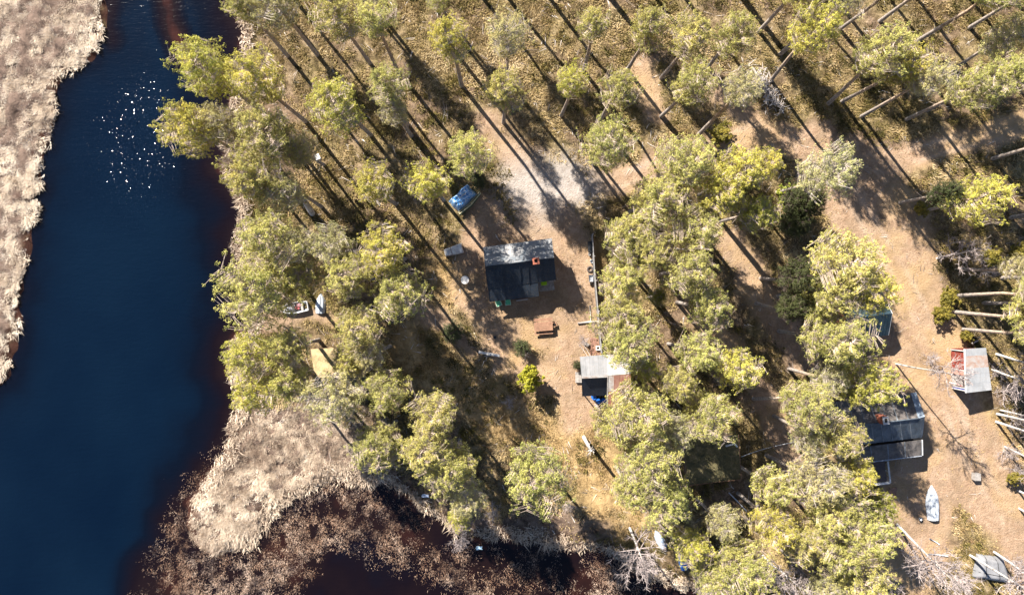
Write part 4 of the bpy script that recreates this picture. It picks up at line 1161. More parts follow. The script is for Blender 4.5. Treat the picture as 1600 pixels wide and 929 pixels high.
def plank_bench():
    p0, p1 = W(748, 549.5, .4), W(780.8, 555.5, .4); p0.z = p1.z = 0
    c = (p0 + p1) / 2; u, v, rz = frame_of(p0, p1)
    r = thing('plank_bench', c, 'lone pale plank on short supports left of the yellow green bush', 'bench')
    MB().box(Vector((c.x, c.y, .42)), ((p1 - p0).length, .3, .05), rz).build('seat', M('silvered_wood', (.62, .6, .57), (.4, .38, .36), .8, 3), r)
    for s in (-.8, .8): MB().box(c + u * s + Vector((0, 0, .2)), (.12, .26, .4), rz).build('support', WOODG, r)
plank_bench()
c = W(761, 557, .15)
MBs = MB()
for a, L_ in ((.3, .5), (1.6, .4), (2.8, .35), (4.4, .55)): MBs.tube([(c.x, c.y, .08), (c.x + L_ * math.cos(a), c.y + L_ * math.sin(a), .16)], [.04, .015], 5)
tag(MBs.build('driftwood', M('bleached_wood', (.6, .55, .5), (.4, .36, .32), .85), None, origin=(c.x, c.y, 0)), 'forked bleached driftwood lying against the lone plank', 'driftwood')

def pole(p0, p1, r, mat, name, label, cat, r2=None):
    p0, p1 = Vector(p0), Vector(p1)
    return tag(MB().tube([p0, p0.lerp(p1, .5) + Vector((.02, .03, 0)), p1], [r, (r + (r2 or r)) / 2, r2 or r], 8).build(name, mat, None, True, origin=(p0 + p1) / 2), label, cat)
z = lambda px, py, h=0.0: W(px, py, h)
pole(z(902.8, 505, .13), z(932, 502, .13), .12, M('silvered_log', (.5, .46, .42), (.3, .27, .24), .85, 2), 'log', 'thick silvered log lying across at the fence, below the cabin', 'log', .09)
pole(z(921.5, 477, .08), z(923, 501, .08), .075, M('silvered_log', (.5, .46, .42)), 'pole', 'thin pale pole running down to the thick silvered log', 'pole', .05)
WPOLE = M('white_pole', (.5, .51, .54), (.36, .36, .37), .5, 2)
pole(z(1138.8, 769, .15), z(1166.5, 798, .2), .06, WPOLE, 'pole', 'white pole lying in the dark grass below the moss roofed hut', 'pole', .05)
pole(z(1452.6, 841, .12), z(1468, 850, .1), .06, WPOLE, 'pole', 'shorter white pole below the upturned white boat', 'pole')
pole(z(1450, 864.7, .1), z(1481, 868.3, .1), .06, WPOLE, 'pole', 'longer white pole below the upturned white boat', 'pole')
pole(z(347, 707, -.3), z(367, 716, -.15), .06, M('bleached_wood', (.6, .55, .5)), 'driftwood', 'white stick at the edge of the reed spit', 'driftwood', .03)

# ------------------------------------------------------------------ fence and what leans on it
def fence():
    pts = [W(x, y, 1.4) for x, y in ((925.6, 365), (927.5, 400), (930, 438), (934.5, 486), (937, 520), (940.5, 552))]
    for p in pts: p.z = 0
    root = thing('board_fence', pts[2], 'long grey board fence between the cabin yard and the dense pines', 'fence')
    tot = 0
    for p, q in zip(pts[:-1], pts[1:]):
        u, v, rz = frame_of(p, q); L = (q - p).length; c = (p + q) / 2
        b = MB(); n = int(L / .16)
        for k in range(n):
            t = (k + .5) / n; h = 1.38 + random.uniform(-.03, .03)
            b.box(p.lerp(q, t) + v * random.uniform(-.008, .008) + Vector((0, 0, h / 2)), (.145, .03, h), rz)
        b.build('boards', M('dark_fence_boards', (.2, .19, .18), (.12, .115, .11), .85, 3), root)
        r = MB()
        for h in (.4, 1.1): r.box(c + v * .055 + Vector((0, 0, h)), (L, .06, .1), rz)
        r.box(c + Vector((0, 0, 1.44)), (L, .1, .035), rz)
        r.build('rail', M('fence_rail_wood', (.3, .29, .28), (.2, .19, .18), .8, 3), root)
        MB().box(p + v * .12 + Vector((0, 0, .7)), (.11, .11, 1.45), rz).build('post', WOODG, root)
fence()
c = W(922, 385.5, .5); c.z = 0
r_ = thing('storage_box', c, 'black lidded storage box against the upper fence', 'box')
MB().box((c.x, c.y, .28), (.42, 1.2, .55), .05, .03).build('body', BLACK, r_); MB().box((c.x, c.y, .59), (.48, 1.26, .06), .05, .02).build('lid', BLACK, r_)
c = W(922, 420.5, .2); c.z = 0
ty = MB(); n = 18; vs = []; fs = []
for i in range(n):
    a = 2 * math.pi * i / n
    for k in range(6):
        b = 2 * math.pi * k / 6; rr = .28 + .1 * math.cos(b); vs.append((c.x + rr * math.cos(a), c.y + rr * math.sin(a), .12 + .1 * math.sin(b)))
for i in range(n):
    for k in range(6): fs.append((i * 6 + k, ((i + 1) % n) * 6 + k, ((i + 1) % n) * 6 + (k + 1) % 6, i * 6 + (k + 1) % 6))
tag(ty.add(vs, fs).build('tyre', M('old_rubber', (.09, .07, .06), (.06, .05, .045), .8), None, True, origin=(c.x, c.y, 0)), 'old tyre lying flat by the fence above the wheelbarrow', 'tyre')
for px, py, r, lb, mt in ((924.6, 408, .2, 'pale metal bucket by the fence between storage box and tyre', M('galvanised', (.5, .52, .55), (.38, .4, .42), .35, 3, .6)), (921, 397, .15, 'small white tub by the fence just below the black storage box', WHITE)):
    c = W(px, py, .3); c.z = 0
    rt = thing('bucket', c, lb, 'bucket')
    MB().lathe((c.x, c.y, 0), [(r * .75, 0), (r, .34), (r * 1.06, .36), (r * .94, .35), (r * .7, .03), (.01, .03)], 16).build('pail', mt, rt, True)
    MB().tube([(c.x - r, c.y, .35), (c.x - r * .6, c.y + .1, .2), (c.x + r * .6, c.y + .12, .2), (c.x + r, c.y, .35)], [.008] * 4, 4).build('handle', METAL, rt)
def barrow():
    c = W(923.3, 434.5, .4); c.z = 0
    r = thing('wheelbarrow', c, 'pale wheelbarrow standing by the middle of the fence', 'wheelbarrow')
    t = MB(); a = [(-.28, .38), (.28, .38), (.24, -.4), (-.24, -.4)]; b = [(x * .6, y * .65) for x, y in a]
    t.add([(c.x + x, c.y + y, .58) for x, y in a] + [(c.x + x, c.y + y, .33) for x, y in b], [(0, 1, 5, 4), (1, 2, 6, 5), (2, 3, 7, 6), (3, 0, 4, 7), (4, 5, 6, 7)]).build('tray', M('galvanised', (.5, .52, .55)), r)
    for s in (-1, 1):
        MB().tube([(c.x + .26 * s, c.y + .75, .55), (c.x + .2 * s, c.y + .2, .3), (c.x + .06 * s, c.y - .6, .2)], [.02] * 3, 6).build('handle', METAL, r)
        MB().tube([(c.x + .2 * s, c.y + .2, .3), (c.x + .24 * s, c.y + .3, 0)], [.018, .018], 6).build('leg', METAL, r)
    w = MB(); 
    for s in (-.04, .04): w.lathe((0, 0, s), [(.19, -.03), (.2, 0), (.19, .03)], 14)
    vs = [(c.x + p[2], c.y - .62 + p[0], .2 + p[1]) for p in w.v]
    MB().add(vs, w.f).build('wheel', BLACK, r)
barrow()

# brick paving, square well frame and stump beside the shed
c = W(931, 541, .02); 
pv = MB()
for i in range(9):
    for j in range(9):
        if random.random() < .9: pv.box((c.x - .62 + i * .155 + random.uniform(-.01, .01), c.y - .9 + j * .225 + random.uniform(-.01, .01), .045), (.14, .21, .05), random.uniform(-.04, .04))
tag(pv.build('brick_paving', M('worn_brick', (.3, .16, .11), (.2, .11, .08), .85, 3), None, origin=(c.x, c.y, 0)), 'patch of worn brown brick paving above the patchwork roof shed', 'paving')
c = W(934.6, 543.5, .3); fr = MB()
for dx, dy, sx, sy in ((0, .2, .5, .1), (0, -.2, .5, .1), (-.2, 0, .1, .3), (.2, 0, .1, .3)): fr.box((c.x + dx, c.y + dy, .2), (sx, sy, .3))
rt = thing('box_frame', Vector((c.x, c.y, 0)), 'small square white open box on the brick paving', 'box')
fr.build('frame', WHITE, rt); MB().box((c.x, c.y, .1), (.29, .29, .04)).build('bottom', SOOT, rt)
c = W(917.5, 538, .2)
rt = thing('stump', Vector((c.x, c.y, 0)), 'pale sawn log piece with dark end left of the brick paving', 'log')
MB().tube([(c.x - .3, c.y + .18, .2), (c.x + .15, c.y - .12, .2)], [.2, .2], 12).build('wood', M('silvered_log', (.5, .46, .42)), rt)
MB().tube([(c.x + .152, c.y - .122, .2), (c.x + .17, c.y - .134, .2)], [.17, .17], 12).build('burnt_end', SOOT, rt)
for x0, y0, x1, y1, lb in ((904, 537, 918, 556, 'thin stick leaning to the patchwork shed, left one'), (908, 533, 924, 558, 'thin stick leaning to the patchwork shed, right one')):
    pole(z(x0, y0, .1), z(x1, y1, .4), .035, TWIG, 'stick', lb, 'stick', .02)

# ------------------------------------------------------------------ blue tarpaulin over stacked poles
TARP = None
def tarp_pile():
    global TARP
    m, nt, b = new_mat('blue_tarpaulin')
    co = N(nt, 'ShaderNodeTexCoord').outputs['Object']
    f = noise(nt, co, 4.2, 5, 0.7, 1.8)
    nt.links.new(ramp(nt, f, [(0.34, (0.008, 0.13, 0.42)), (0.47, (0.015, 0.23, 0.58)), (0.52, (0.25, 0.45, 0.62)), (0.57, (0.62, 0.66, 0.68))]), b.inputs['Base Color'])
    b.inputs['Roughness'].default_value = 0.35
    c = W(722.5, 308, .9); c.z = 0
    root = thing('covered_woodpile', c, 'woodpile under a crumpled blue tarpaulin below the pines', 'woodpile')
    a = math.atan2(1, 1.05); ca, sa = math.cos(a), math.sin(a)
    def fn(u_, v_):
        x = (u_ - .5) * 3.0; y = (v_ - .5) * 1.75
        e = min(u_, 1 - u_, v_, 1 - v_)
        zz = 1.15 * min(1, (e * 7) ** .6) + .16 * math.sin(x * 5 + y * 3) * math.sin(y * 6 - x) * min(1, e * 6) + random.uniform(-.05, .05)
        x += .05 * math.sin(v_ * 9); y += .05 * math.sin(u_ * 11)
        return (c.x + x * ca - y * sa, c.y + x * sa + y * ca, max(.03, zz))
    MB().grid(fn, 26, 16).build('tarpaulin', m, root, True)
    def L(x, y, zz): return Vector((c.x + x * ca - y * sa, c.y + x * sa + y * ca, zz))
    MB().tube([L(-.1, .1, 1.22), L(.95, .0, 1.22)], [.05, .03], 5).build('branch', M('bleached_wood', (.6, .55, .5)), root)
    for k in range(7):
        y = -.95 - .12 * (k % 4); zz = .15 + .2 * (k // 3); mt = [M('peeled_pole', (.6, .54, .34), (.42, .37, .22), .8), M('mossy_pole', (.13, .16, .08), (.08, .1, .05), .9)][k % 2]
        MB().tube([L(-1.6 + .2 * (k % 3), y + .08, zz), L(0, y - .08, zz + .05), L(1.9 - .3 * (k % 2), y + .12, zz + .1)], [.075, .085, .05], 7).build('pole', mt, root)
    for k in range(3):
        MB().tube([L(1.3 + .1 * k, -.5 + .3 * k, .5), L(2.4, -.9 + .45 * k, .35)], [.06, .03], 6).build('pole', M('mossy_pole', (.13, .16, .08)), root)
tarp_pile()
bush(748, 283, 14, 'd', 'dark fir boughs heaped at the end of the blue tarpaulin', 1.0, name='bough_heap', cat='brushwood')

def white_stack():
    c = W(708.5, 391, .5); c.z = 0; a = math.radians(16); ca, sa = math.cos(a), math.sin(a)
    root = thing('covered_stack', c, 'low stack under a white sheet left of the cabin, above the round table', 'covered stack')
    MB().box((c.x, c.y, .25), (2.0, .95, .5), a).build('stack', WOODB, root)
    def fn(u_, v_):
        x = (u_ - .5) * 2.2; y = (v_ - .5) * 1.2 * (1 - .25 * (1 - u_)); e = min(u_, 1 - u_, v_, 1 - v_)
        zz = .6 * min(1, (e * 10) ** .5 + .35) + .07 * math.sin(x * 7) * min(1, e * 8) + .12 * u_ + random.uniform(-.025, .025)
        return (c.x + x * ca - y * sa, c.y + x * sa + y * ca, zz)
    MB().grid(fn, 18, 10).build('sheet', M('dirty_white_sheet', (.68, .65, .6), (.52, .46, .4), .65, 1.6), root, True)
    for s in (-.25, .2):
        MB().tube([(c.x + s * ca - .5 * -sa, c.y + s * sa - .5 * ca, .55), (c.x + s * ca, c.y + s * sa, .73), (c.x + s * ca + .5 * -sa, c.y + s * sa + .5 * ca, .6)], [.025] * 3, 5).build('strap', WOODB, root)
white_stack()

# ------------------------------------------------------------------ boats
def hull(cx, cy, L, B, ang, D, up=True):
    """boat hull grid; bow at local +x; up=False gives an upturned hull"""
    ca, sa = math.cos(ang), math.sin(ang)
    def fn(u_, v_):
        x = (u_ - .5) * L
        t = u_
        w = B / 2 * (1 - max(0, (t - .38) / .62) ** 2.7) * (0.84 + .16 * min(1, t / .35))
        s = (v_ - .5) * 2; y = w * math.copysign(abs(s) ** .75, s)
        dep = D * (1 - abs(s) ** 2.6) * (1 - .75 * max(0, (t - .55) / .45) ** 2)
        sheer = .1 * max(0, (t - .5) * 2) ** 2
        zz = (D - dep + sheer) if up else (dep + .03 + (0.04 if abs(s) < .06 else 0))
        return (cx + x * ca - y * sa, cy + x * sa + y * ca, zz)
    return fn

def upturned(px, py, L, B, ang, D, label, mat, keelmat, z0=0):
    c = W(px, py, .3); c.z = float(ground_z(np.array([c.x]), np.array([c.y]))[0])
    root = thing('rowing_boat', c, label, 'boat')
    fn = hull(c.x, c.y, L, B, ang, D, False)
    g = lambda u_, v_: Vector(fn(u_, v_)) + Vector((0, 0, c.z))
    mb = MB().grid(lambda a, b: g(a, b), 28, 22)
    n = 23
    st = [g(0, k / 22) for k in range(23)]; ctr = Vector((st[0] + st[-1]) / 2)
    mb.add(st + [ctr], [(k + 1, k, 23) for k in range(22)])
    mb.build('hull', mat, root, True)
    k = MB(); pts = [g(.02 + .96 * i / 12, .5) + Vector((0, 0, .02)) for i in range(13)]
    k.tube(pts, [.035] * 13, 5).build('keel', keelmat, root)
    for s in (.0, 1.0):
        MB().tube([g(.0 + i / 12, s) + Vector((0, 0, .0)) for i in range(13)], [.03] * 13, 5).build('gunwale', keelmat, root)
    for s in (.24, .76):
        MB().tube([g(.05 + .8 * i / 12, s) + Vector((0, 0, .01)) for i in range(13)], [.014] * 13, 4).build('strake', keelmat, root)
WHULL = M('scuffed_white_hull', (.5, .53, .56), (.4, .44, .48), .45, 1.2)
BHULL = M('pale_blue_hull', (.45, .55, .66), (.36, .44, .54), .45, 1.5)
GREYP = M('grey_trim_paint', (.35, .38, .42), None, .5)
upturned(1459, 785.5, 4.0, 1.55, math.radians(93), .5, 'white rowing boat lying upturned on the grass by the long dark house', WHULL, GREYP)
upturned(500, 474, 2.3, 1.2, math.radians(88), .38, 'small white dinghy upturned on the sandy landing', WHULL, GREYP)
upturned(1031, 842, 2.3, 0.95, math.radians(116), .42, 'pale upturned boat with blue grey stern, half under the pines at the bay', BHULL, WHULL)
BLUEH = M('bright_blue_hull', (.04, .2, .6), (.03, .15, .48), .4, 1.5)
upturned(1067, 875, 2.3, .95, math.radians(105), .4, 'bright blue upturned boat half under the pines at the bay', BLUEH, BLUEH)

def rowboat():
    c = W(459, 481, .4); c.z = float(ground_z(np.array([c.x]), np.array([c.y]))[0]) - .02
    a = math.pi + math.radians(9)
    root = thing('rowing_boat', c, 'open grey white rowing boat with red gear aboard on the sandy landing', 'boat')
    L_, B_ = 3.3, 1.25; fn = hull(c.x, c.y, L_, B_, a, .5, True)
    g = lambda u_, v_: Vector(fn(u_, v_)) + Vector((0, 0, c.z))
    mb = MB().grid(g, 24, 18)
    st = [g(0, k / 18) for k in range(19)]; ct = (st[0] + st[-1]) / 2
    mb.add(st + [ct], [(k, k + 1, 19) for k in range(18)])
    o = mb.build('hull', WHULL, root, True)
    so_ = o.modifiers.new('shell', 'SOLIDIFY'); so_.thickness = .04
    for s in (0, 1): MB().tube([g(i / 14, s) + Vector((0, 0, .02)) for i in range(15)], [.045] * 15, 6).build('gunwale', WHITE, root)
    MB().tube([g(0, i / 8) * 1 if i in (0, 8) else Vector((g(0, 0).lerp(g(0, 1), i / 8))) for i in range(9)], [.05] * 9, 6).build('transom_rail', WHITE, root)
    ca, sa = math.cos(a), math.sin(a)
    for x in (-.95, .1, .9):
        w = 1.0 if x < .5 else .7
        MB().box((c.x + x * ca, c.y + x * sa, c.z + .36), (.26, w, .035), a).build('thwart', WOODG, root)
    return c, ca, sa, a
bc, bca, bsa, ba = rowboat()
def at_boat(x, y): return (bc.x + x * bca - y * bsa, bc.y + x * bsa + y * bca)
for x, y, col, nm, lb in ((-.45, .05, (.55, .1, .12), 'life_jacket', 'dark red life jacket in the open rowing boat'), (-.62, -.25, (.62, .3, .33), 'life_jacket', 'faded pink life jacket in the open rowing boat')):
    X, Y = at_boat(x, y); rt = thing(nm, Vector((X, Y, bc.z + .3)), lb, 'life jacket')
    mt = M('fabric_%d' % int(col[0] * 100), col, tuple(v * .8 for v in col), .8)
    for s in (-1, 1): MB().box((X + s * .11 * -bsa, Y + s * .11 * bca, bc.z + .36), (.42, .18, .12), ba, .04).build('panel', mt, rt)
    MB().box((X + .2 * bca, Y + .2 * bsa, bc.z + .37), (.14, .36, .1), ba, .03).build('collar', mt, rt)
X, Y = at_boat(.5, 0)
gm = MB().grid(lambda u_, v_: (X + ((u_ - .5) * 1.3 * bca - (v_ - .5) * .75 * bsa), Y + ((u_ - .5) * 1.3 * bsa + (v_ - .5) * .75 * bca), bc.z + .36 + .12 * math.sin(u_ * 9 + v_ * 4) * math.sin(v_ * 7) + random.uniform(0, .06) + .1 * min(u_, 1 - u_, v_, 1 - v_) * 4), 14, 9)
tag(gm.build('canvas', M('grey_canvas', (.5, .5, .52), (.2, .2, .22), .8, 4), None, origin=(X, Y, bc.z + .3)), 'crumpled grey canvas heaped in the bow of the open rowing boat', 'canvas')

# ------------------------------------------------------------------ patchwork roof shed
TINL = M('pale_tin_sheet', (.2, .2, .205), (.15, .155, .16), .65, .7, .05, litter=.7)
TINW = M('white_tin_sheet', (.34, .335, .32), (.27, .265, .25), .65, .8, .05, litter=.7)
TINR = M('rusty_tin_sheet', (.36, .2, .15), (.3, .13, .09), .75, 1.3, .1, litter=.7)
TING = M('grey_stained_sheet', (.5, .49, .47), (.36, .27, .22), .7, 1.8, .1)
TIN_SHADED = M('shaded_grey_sheet', (.022, .032, .05), (.016, .024, .038), .7, 1.0, litter=.7)  # steep lower left sheet, the shade on it put into the colour
def shed():
    R0, R1, R2 = W(909, 588.3, 3.9), W(949.5, 586.3, 3.9), W(985.5, 583.5, 3.75)
    N0, N1, N2 = W(906, 557, 2.5), W(948, 553.6, 2.5), W(984, 551, 2.5)
    A0, A1 = W(910, 618.8, 1.85), W(947, 617.5, 1.85)
    B0, B1 = W(948.3, 635.3, 2.6), W(985, 633, 2.6)
    u, v, rz = frame_of(R0, R1)
    root = thing('shed', Vector(((N0.x + B1.x) / 2, (N0.y + B1.y) / 2, 0)), 'shed with patchwork roof of pale, white, shade darkened and rusty sheets', 'shed')
    roof_sheet(root, [R0, R1, N1, N0], TINL, 'roof', .05, 6, sw=.035)
    roof_sheet(root, [R1 + Vector((0, 0, .05)), R2 + Vector((0, 0, .05)), N2 + Vector((0, 0, .05)), N1 + Vector((0, 0, .05))], TINW, 'roof', .05, 5, sw=.035)
    roof_sheet(root, [R0 + Vector((0, -.02, -.03)), R1 + Vector((0, -.02, -.03)), A1, A0], TIN_SHADED, 'roof', .06, 2, sw=.04, sh=.015)
    # rusty catslide in six patches
    q = [lerp(R1, R2, 0) + Vector((0, -.05, .02)), R2 + Vector((0, -.05, .02)), B1, B0]
    cols = [[TING, TINR, TINR], [TINR, TINR, TING]]
    for j in range(2):
        for i in range(3):
            t0, t1 = (0, .27, .62, 1)[i], (0, .27, .62, 1)[i + 1]; s0, s1 = (0, .5, 1)[j], (0, .5, 1)[j + 1]
            def P(t, s): return lerp(lerp(q[0], q[1], t), lerp(q[3], q[2], t), s)
            dz = Vector((0, 0, -.012 * j + .008 * i))
            roof_sheet(root, [P(t0 + .005, s0) + dz, P(t1 - .005, s0) + dz, P(t1 - .005, s1 - .004) + dz, P(t0 + .005, s1 - .004) + dz], cols[j][i], 'roof', .03, 3, sw=.03, sh=.02)
    MB().slab([q[0] + Vector((-.03, 0, .04)), q[3] + Vector((-.03, 0, .04)), q[3] + Vector((.07, 0, .04)), q[0] + Vector((.07, 0, .04))], .12).build('barge_board', WOODG, root)
    MB().slab([R0 + Vector((0, .05, .07)), R1 + Vector((0, .05, .07)), R1 + Vector((0, -.2, -.02)), R0 + Vector((0, -.2, -.02))], .02).build('ridge_flashing', TING, root)
    f = lambda p, du, dv: Vector((p.x, p.y, 0)) + u * du + v * dv
    w = MB(); w.prism([f(N0, .3, -.25), f(A0, .3, 1.2), f(A1, 0, 1.2), f(B0, .2, 1.0), f(B1, -.3, .4), f(N2, -.3, -.25)], -.1, 2.2)
    w.build('wall', WALL_BROWN, root)
    g = MB()
    for nn, aa in ((N0, A0), (N2, B1)):
        s = .32 if nn is N0 else -.32
        ridge = R0 if nn is N0 else R2
        vs = [f(nn, s, -.25) + Vector((0, 0, 2.2)), f(aa, s, .9) + Vector((0, 0, 2.2)), f(ridge, s, 0) + Vector((0, 0, 3.6))]
        g.add(vs + [p + u * (.08 if s > 0 else -.08) for p in vs], [(0, 1, 2), (5, 4, 3), (0, 3, 4, 1), (1, 4, 5, 2), (2, 5, 3, 0)])
    g.build('gable', WALL_BROWN, root)
    for px, py in ((912, 617.5), (945, 616.5)):
        p = W(px, py, 1.7); MB().box((p.x, p.y + .1, .85), (.1, .1, 1.7), rz).build('post', WOODG, root)
shed()
c = W(904, 589, .3); rt = thing('wooden_platform', Vector((c.x, c.y, 0)), 'low grey board platform at the left wall of the patchwork shed', 'platform')
b = MB()
for k in range(5): b.box((c.x - .3 + k * .16, c.y, .32), (.14, 1.25, .04))
b.build('boards', WOODG, rt)
for s in (-.5, .5): MB().box((c.x, c.y + s, .15), (.75, .1, .3)).build('bearer', WOODG, rt)
BLUEP = M('blue_plastic_drum', (.02, .14, .5), (.018, .11, .42), .4)
for px, py, lb in ((935.2, 626.3, 'blue plastic drum under the shed roof edge, middle of three'), (943.3, 625.7, 'blue plastic drum under the shed roof edge, right of three'), (928.2, 620.5, 'blue plastic drum under the shed roof edge, left of three, mostly hidden')):
    c = W(px, py, .9); rt = thing('drum', Vector((c.x, c.y, 0)), lb, 'drum', 'blue drums by the patchwork shed')
    MB().lathe((c.x, c.y, 0), [(.26, 0), (.28, .03), (.28, .28), (.295, .3), (.28, .32), (.28, .6), (.295, .62), (.28, .64), (.28, .86), (.26, .88)], 20).build('body', BLUEP, rt, True)
    MB().lathe((c.x, c.y, .881), [(.285, -.03), (.285, .02), (.24, .02), (.235, .0), (.01, .0)], 20).build('lid', BLUEP, rt)
    MB().lathe((c.x + .13, c.y + .05, .885), [(.05, 0), (.05, .03), (.01, .03)], 10).build('bung', BLUEP, rt)

# ------------------------------------------------------------------ long dark house at the right
BITU = M('brown_black_roof_felt', (.14, .125, .115), (.055, .05, .048), .85, 1.2, litter=.7)
BLUEROOF = M('faded_blue_roof_felt', (.10, .125, .15), (.035, .05, .066), .75, .8, litter=.7)
def long_house():
    hr, he, hl = 4.7, 3.0, 2.2
    RE, RW = W(1436, 653, hr), W(1302, 668.5, hr)
    NE, NW = W(1424, 613.3, he), W(1290, 629, he)
    SE, SW = W(1439.5, 683, he), W(1306, 699, he)
    PE, PW = W(1440.5, 711, hl), W(1310, 727, hl)
    PE0, PW0 = W(1440, 687, he - .25), W(1307, 703, he - .25)
    u, v, rz = frame_of(RW, RE)
    root = thing('long_house', Vector(((RW.x + RE.x) / 2, (RW.y + RE.y) / 2, 0)), 'long dark roofed house with grey white chimney at the lower right', 'house')
    SEAM = M('pale_roof_batten', (.2, .22, .24), (.08, .09, .1), .75, 1.5)
    roof_sheet(root, [RW, RE, NE, NW], BITU, 'roof', .1, 8, SEAM, sw=.09)
    roof_sheet(root, [RW, RE, SE, SW], BLUEROOF, 'roof', .1, 9, SEAM, sw=.08)
    roof_sheet(root, [PW0, PE0, PE, PW], BITU, 'roof', .08, 5, SEAM, sw=.1)
    e1, e2, e3 = W(1431.5, 612.2, he + .12), W(1445.2, 650.2, hr + .12), W(1441.8, 680.5, he + .12)
    PALE = M('pale_blue_grey_sheet', (.2, .24, .29), (.14, .18, .22), .55, 1.2)
    i1, i2, i3 = lerp(NE, NW, .012) + Vector((0, 0, .06)), lerp(RE, RW, .012) + Vector((0, 0, .06)), lerp(SE, SW, .01) + Vector((0, 0, .06))
    roof_sheet(root, [i2, e2, e1, i1], PALE, 'gable_strip', .06, 0)
    roof_sheet(root, [i2, e2, e3, i3], BLUEROOF, 'gable_strip', .06, 0)
    MB().tube([RW + Vector((0, 0, .03)), RE + Vector((0, 0, .03))], [.07, .07], 6).build('ridge_cap', BLUEROOF, root)
    MB().slab([PE0 + Vector((0, 0, .05)), PE + Vector((0, 0, .05)), PE + u * .12 + Vector((0, 0, .05)), PE0 + u * .12 + Vector((0, 0, .05))], .2).build('barge_board', WHITE, root)
    MB().slab([PW + Vector((0, 0, .0)), PE + Vector((0, 0, .0)), PE - v * .1 + Vector((0, 0, -.01)), PW - v * .1 + Vector((0, 0, -.01))], .12).build('gutter', GREYP, root)
    f = lambda p, du, dv: Vector((p.x, p.y, 0)) + u * du + v * dv
    MB().prism([f(NW, .3, -.3), f(SW, .3, .25), f(SE, -.1, .25), f(NE, -.1, -.3)], -.1, 2.85).build('wall', WALL_BROWN, root)
    MB().prism([f(PW0, .6, .02), f(PW, .6, .3), f(PE, -.5, .3), f(PE0, -.5, .02)], -.1, 2.05).build('annexe', WALL_BROWN, root)
    g = MB()
    vs = [f(NE, -.12, -.3) + Vector((0, 0, 2.85)), f(SE, -.12, .25) + Vector((0, 0, 2.85)), f(RE, -.12, 0) + Vector((0, 0, 4.5))]
    g.add(vs + [p - u * .1 for p in vs], [(0, 1, 2), (5, 4, 3), (0, 3, 4, 1), (1, 4, 5, 2), (2, 5, 3, 0)]); g.build('gable', WALL_BROWN, root)
    cc = W(1384, 656.5, 5.7); ch = MB()
    PLAS = M('lime_washed_brick', (.62, .6, .55), (.5, .42, .36), .85, 4)
    ch.box((cc.x, cc.y, 4.9), (.62, .85, 1.5), rz); co = ch.build('chimney', BRICK, root)
    fr = MB()
    for dx, dy, sx, sy in ((0, .33, .66, .22), (0, -.33, .66, .22), (-.24, 0, .18, .44), (.24, 0, .18, .44)):
        fr.box(Vector((cc.x, cc.y, 5.7)) + u * dx + v * dy, (sx, sy, .1), rz)
    fr.build('cap', PLAS, co); MB().box((cc.x, cc.y, 5.66), (.3, .44, .03), rz).build('flue', SOOT, co)
    # window in the gable
    m = (f(NE, -.08, -1.2) + f(SE, -.08, .9)) / 2 + Vector((0, 0, 1.7))
    wf = MB()
    for dx, dz, sx, sz in ((0, .5, 1.3, .08), (0, -.5, 1.3, .08), (-.6, 0, .08, .92), (.6, 0, .08, .92), (0, 0, .05, .92)): wf.box(m + v * dx + Vector((0, 0, dz)), (sx, .06, sz), rz + math.pi / 2)
    wo = wf.build('window', WHITE, root); MB().box(m, (1.14, .03, .94), rz + math.pi / 2).build('pane', GLASS, wo)
    # porch deck with white rail
    p = W(1372, 736, .9); dk = MB(); dk.box((p.x, p.y, .75), (1.9, 2.5, .12), rz); po = dk.build('porch', M('dark_deck_boards', (.12, .09, .08), (.08, .065, .06), .8, 2), root)
    rl = MB()
    rl.box(Vector((p.x, p.y, 1.55)) + u * .92, (.16, 2.55, .09), rz); rl.box(Vector((p.x, p.y, 1.55)) - v * 1.24, (1.7, .26, .09), rz)
    for a, b in ((.92, 1.2), (.92, 0), (.92, -1.24), (0, -1.24), (-.8, -1.24)): rl.box(Vector((p.x, p.y, 1.15)) + u * a + v * b, (.09, .09, .75), rz)
    rl.build('rail', M('dirty_white_wood', (.6, .58, .54), (.45, .42, .38), .7, 3), po)
    for a, b in ((.85, 1.1), (.85, -1.15), (-.85, -1.15), (-.85, 1.1)): MB().box(Vector((p.x, p.y, .34)) + u * a + v * b, (.12, .12, .7), rz).build('post', WOODG, root)
    q = W(1394, 771, .4); s = MB()
    for k in range(5): s.box(Vector((q.x, q.y, .62 - .14 * k)) + Vector((.02 * k, .62 - .31 * k, 0)), (.9, .26, .045), .25)
    s.build('steps', WOODB, root)
    for t in (-.45, .45): MB().tube([Vector((q.x + t, q.y + .75, .62)), Vector((q.x + t + .12, q.y - .75, .02))], [.05, .05], 4).build('stringer', WOODB, root)
long_house()

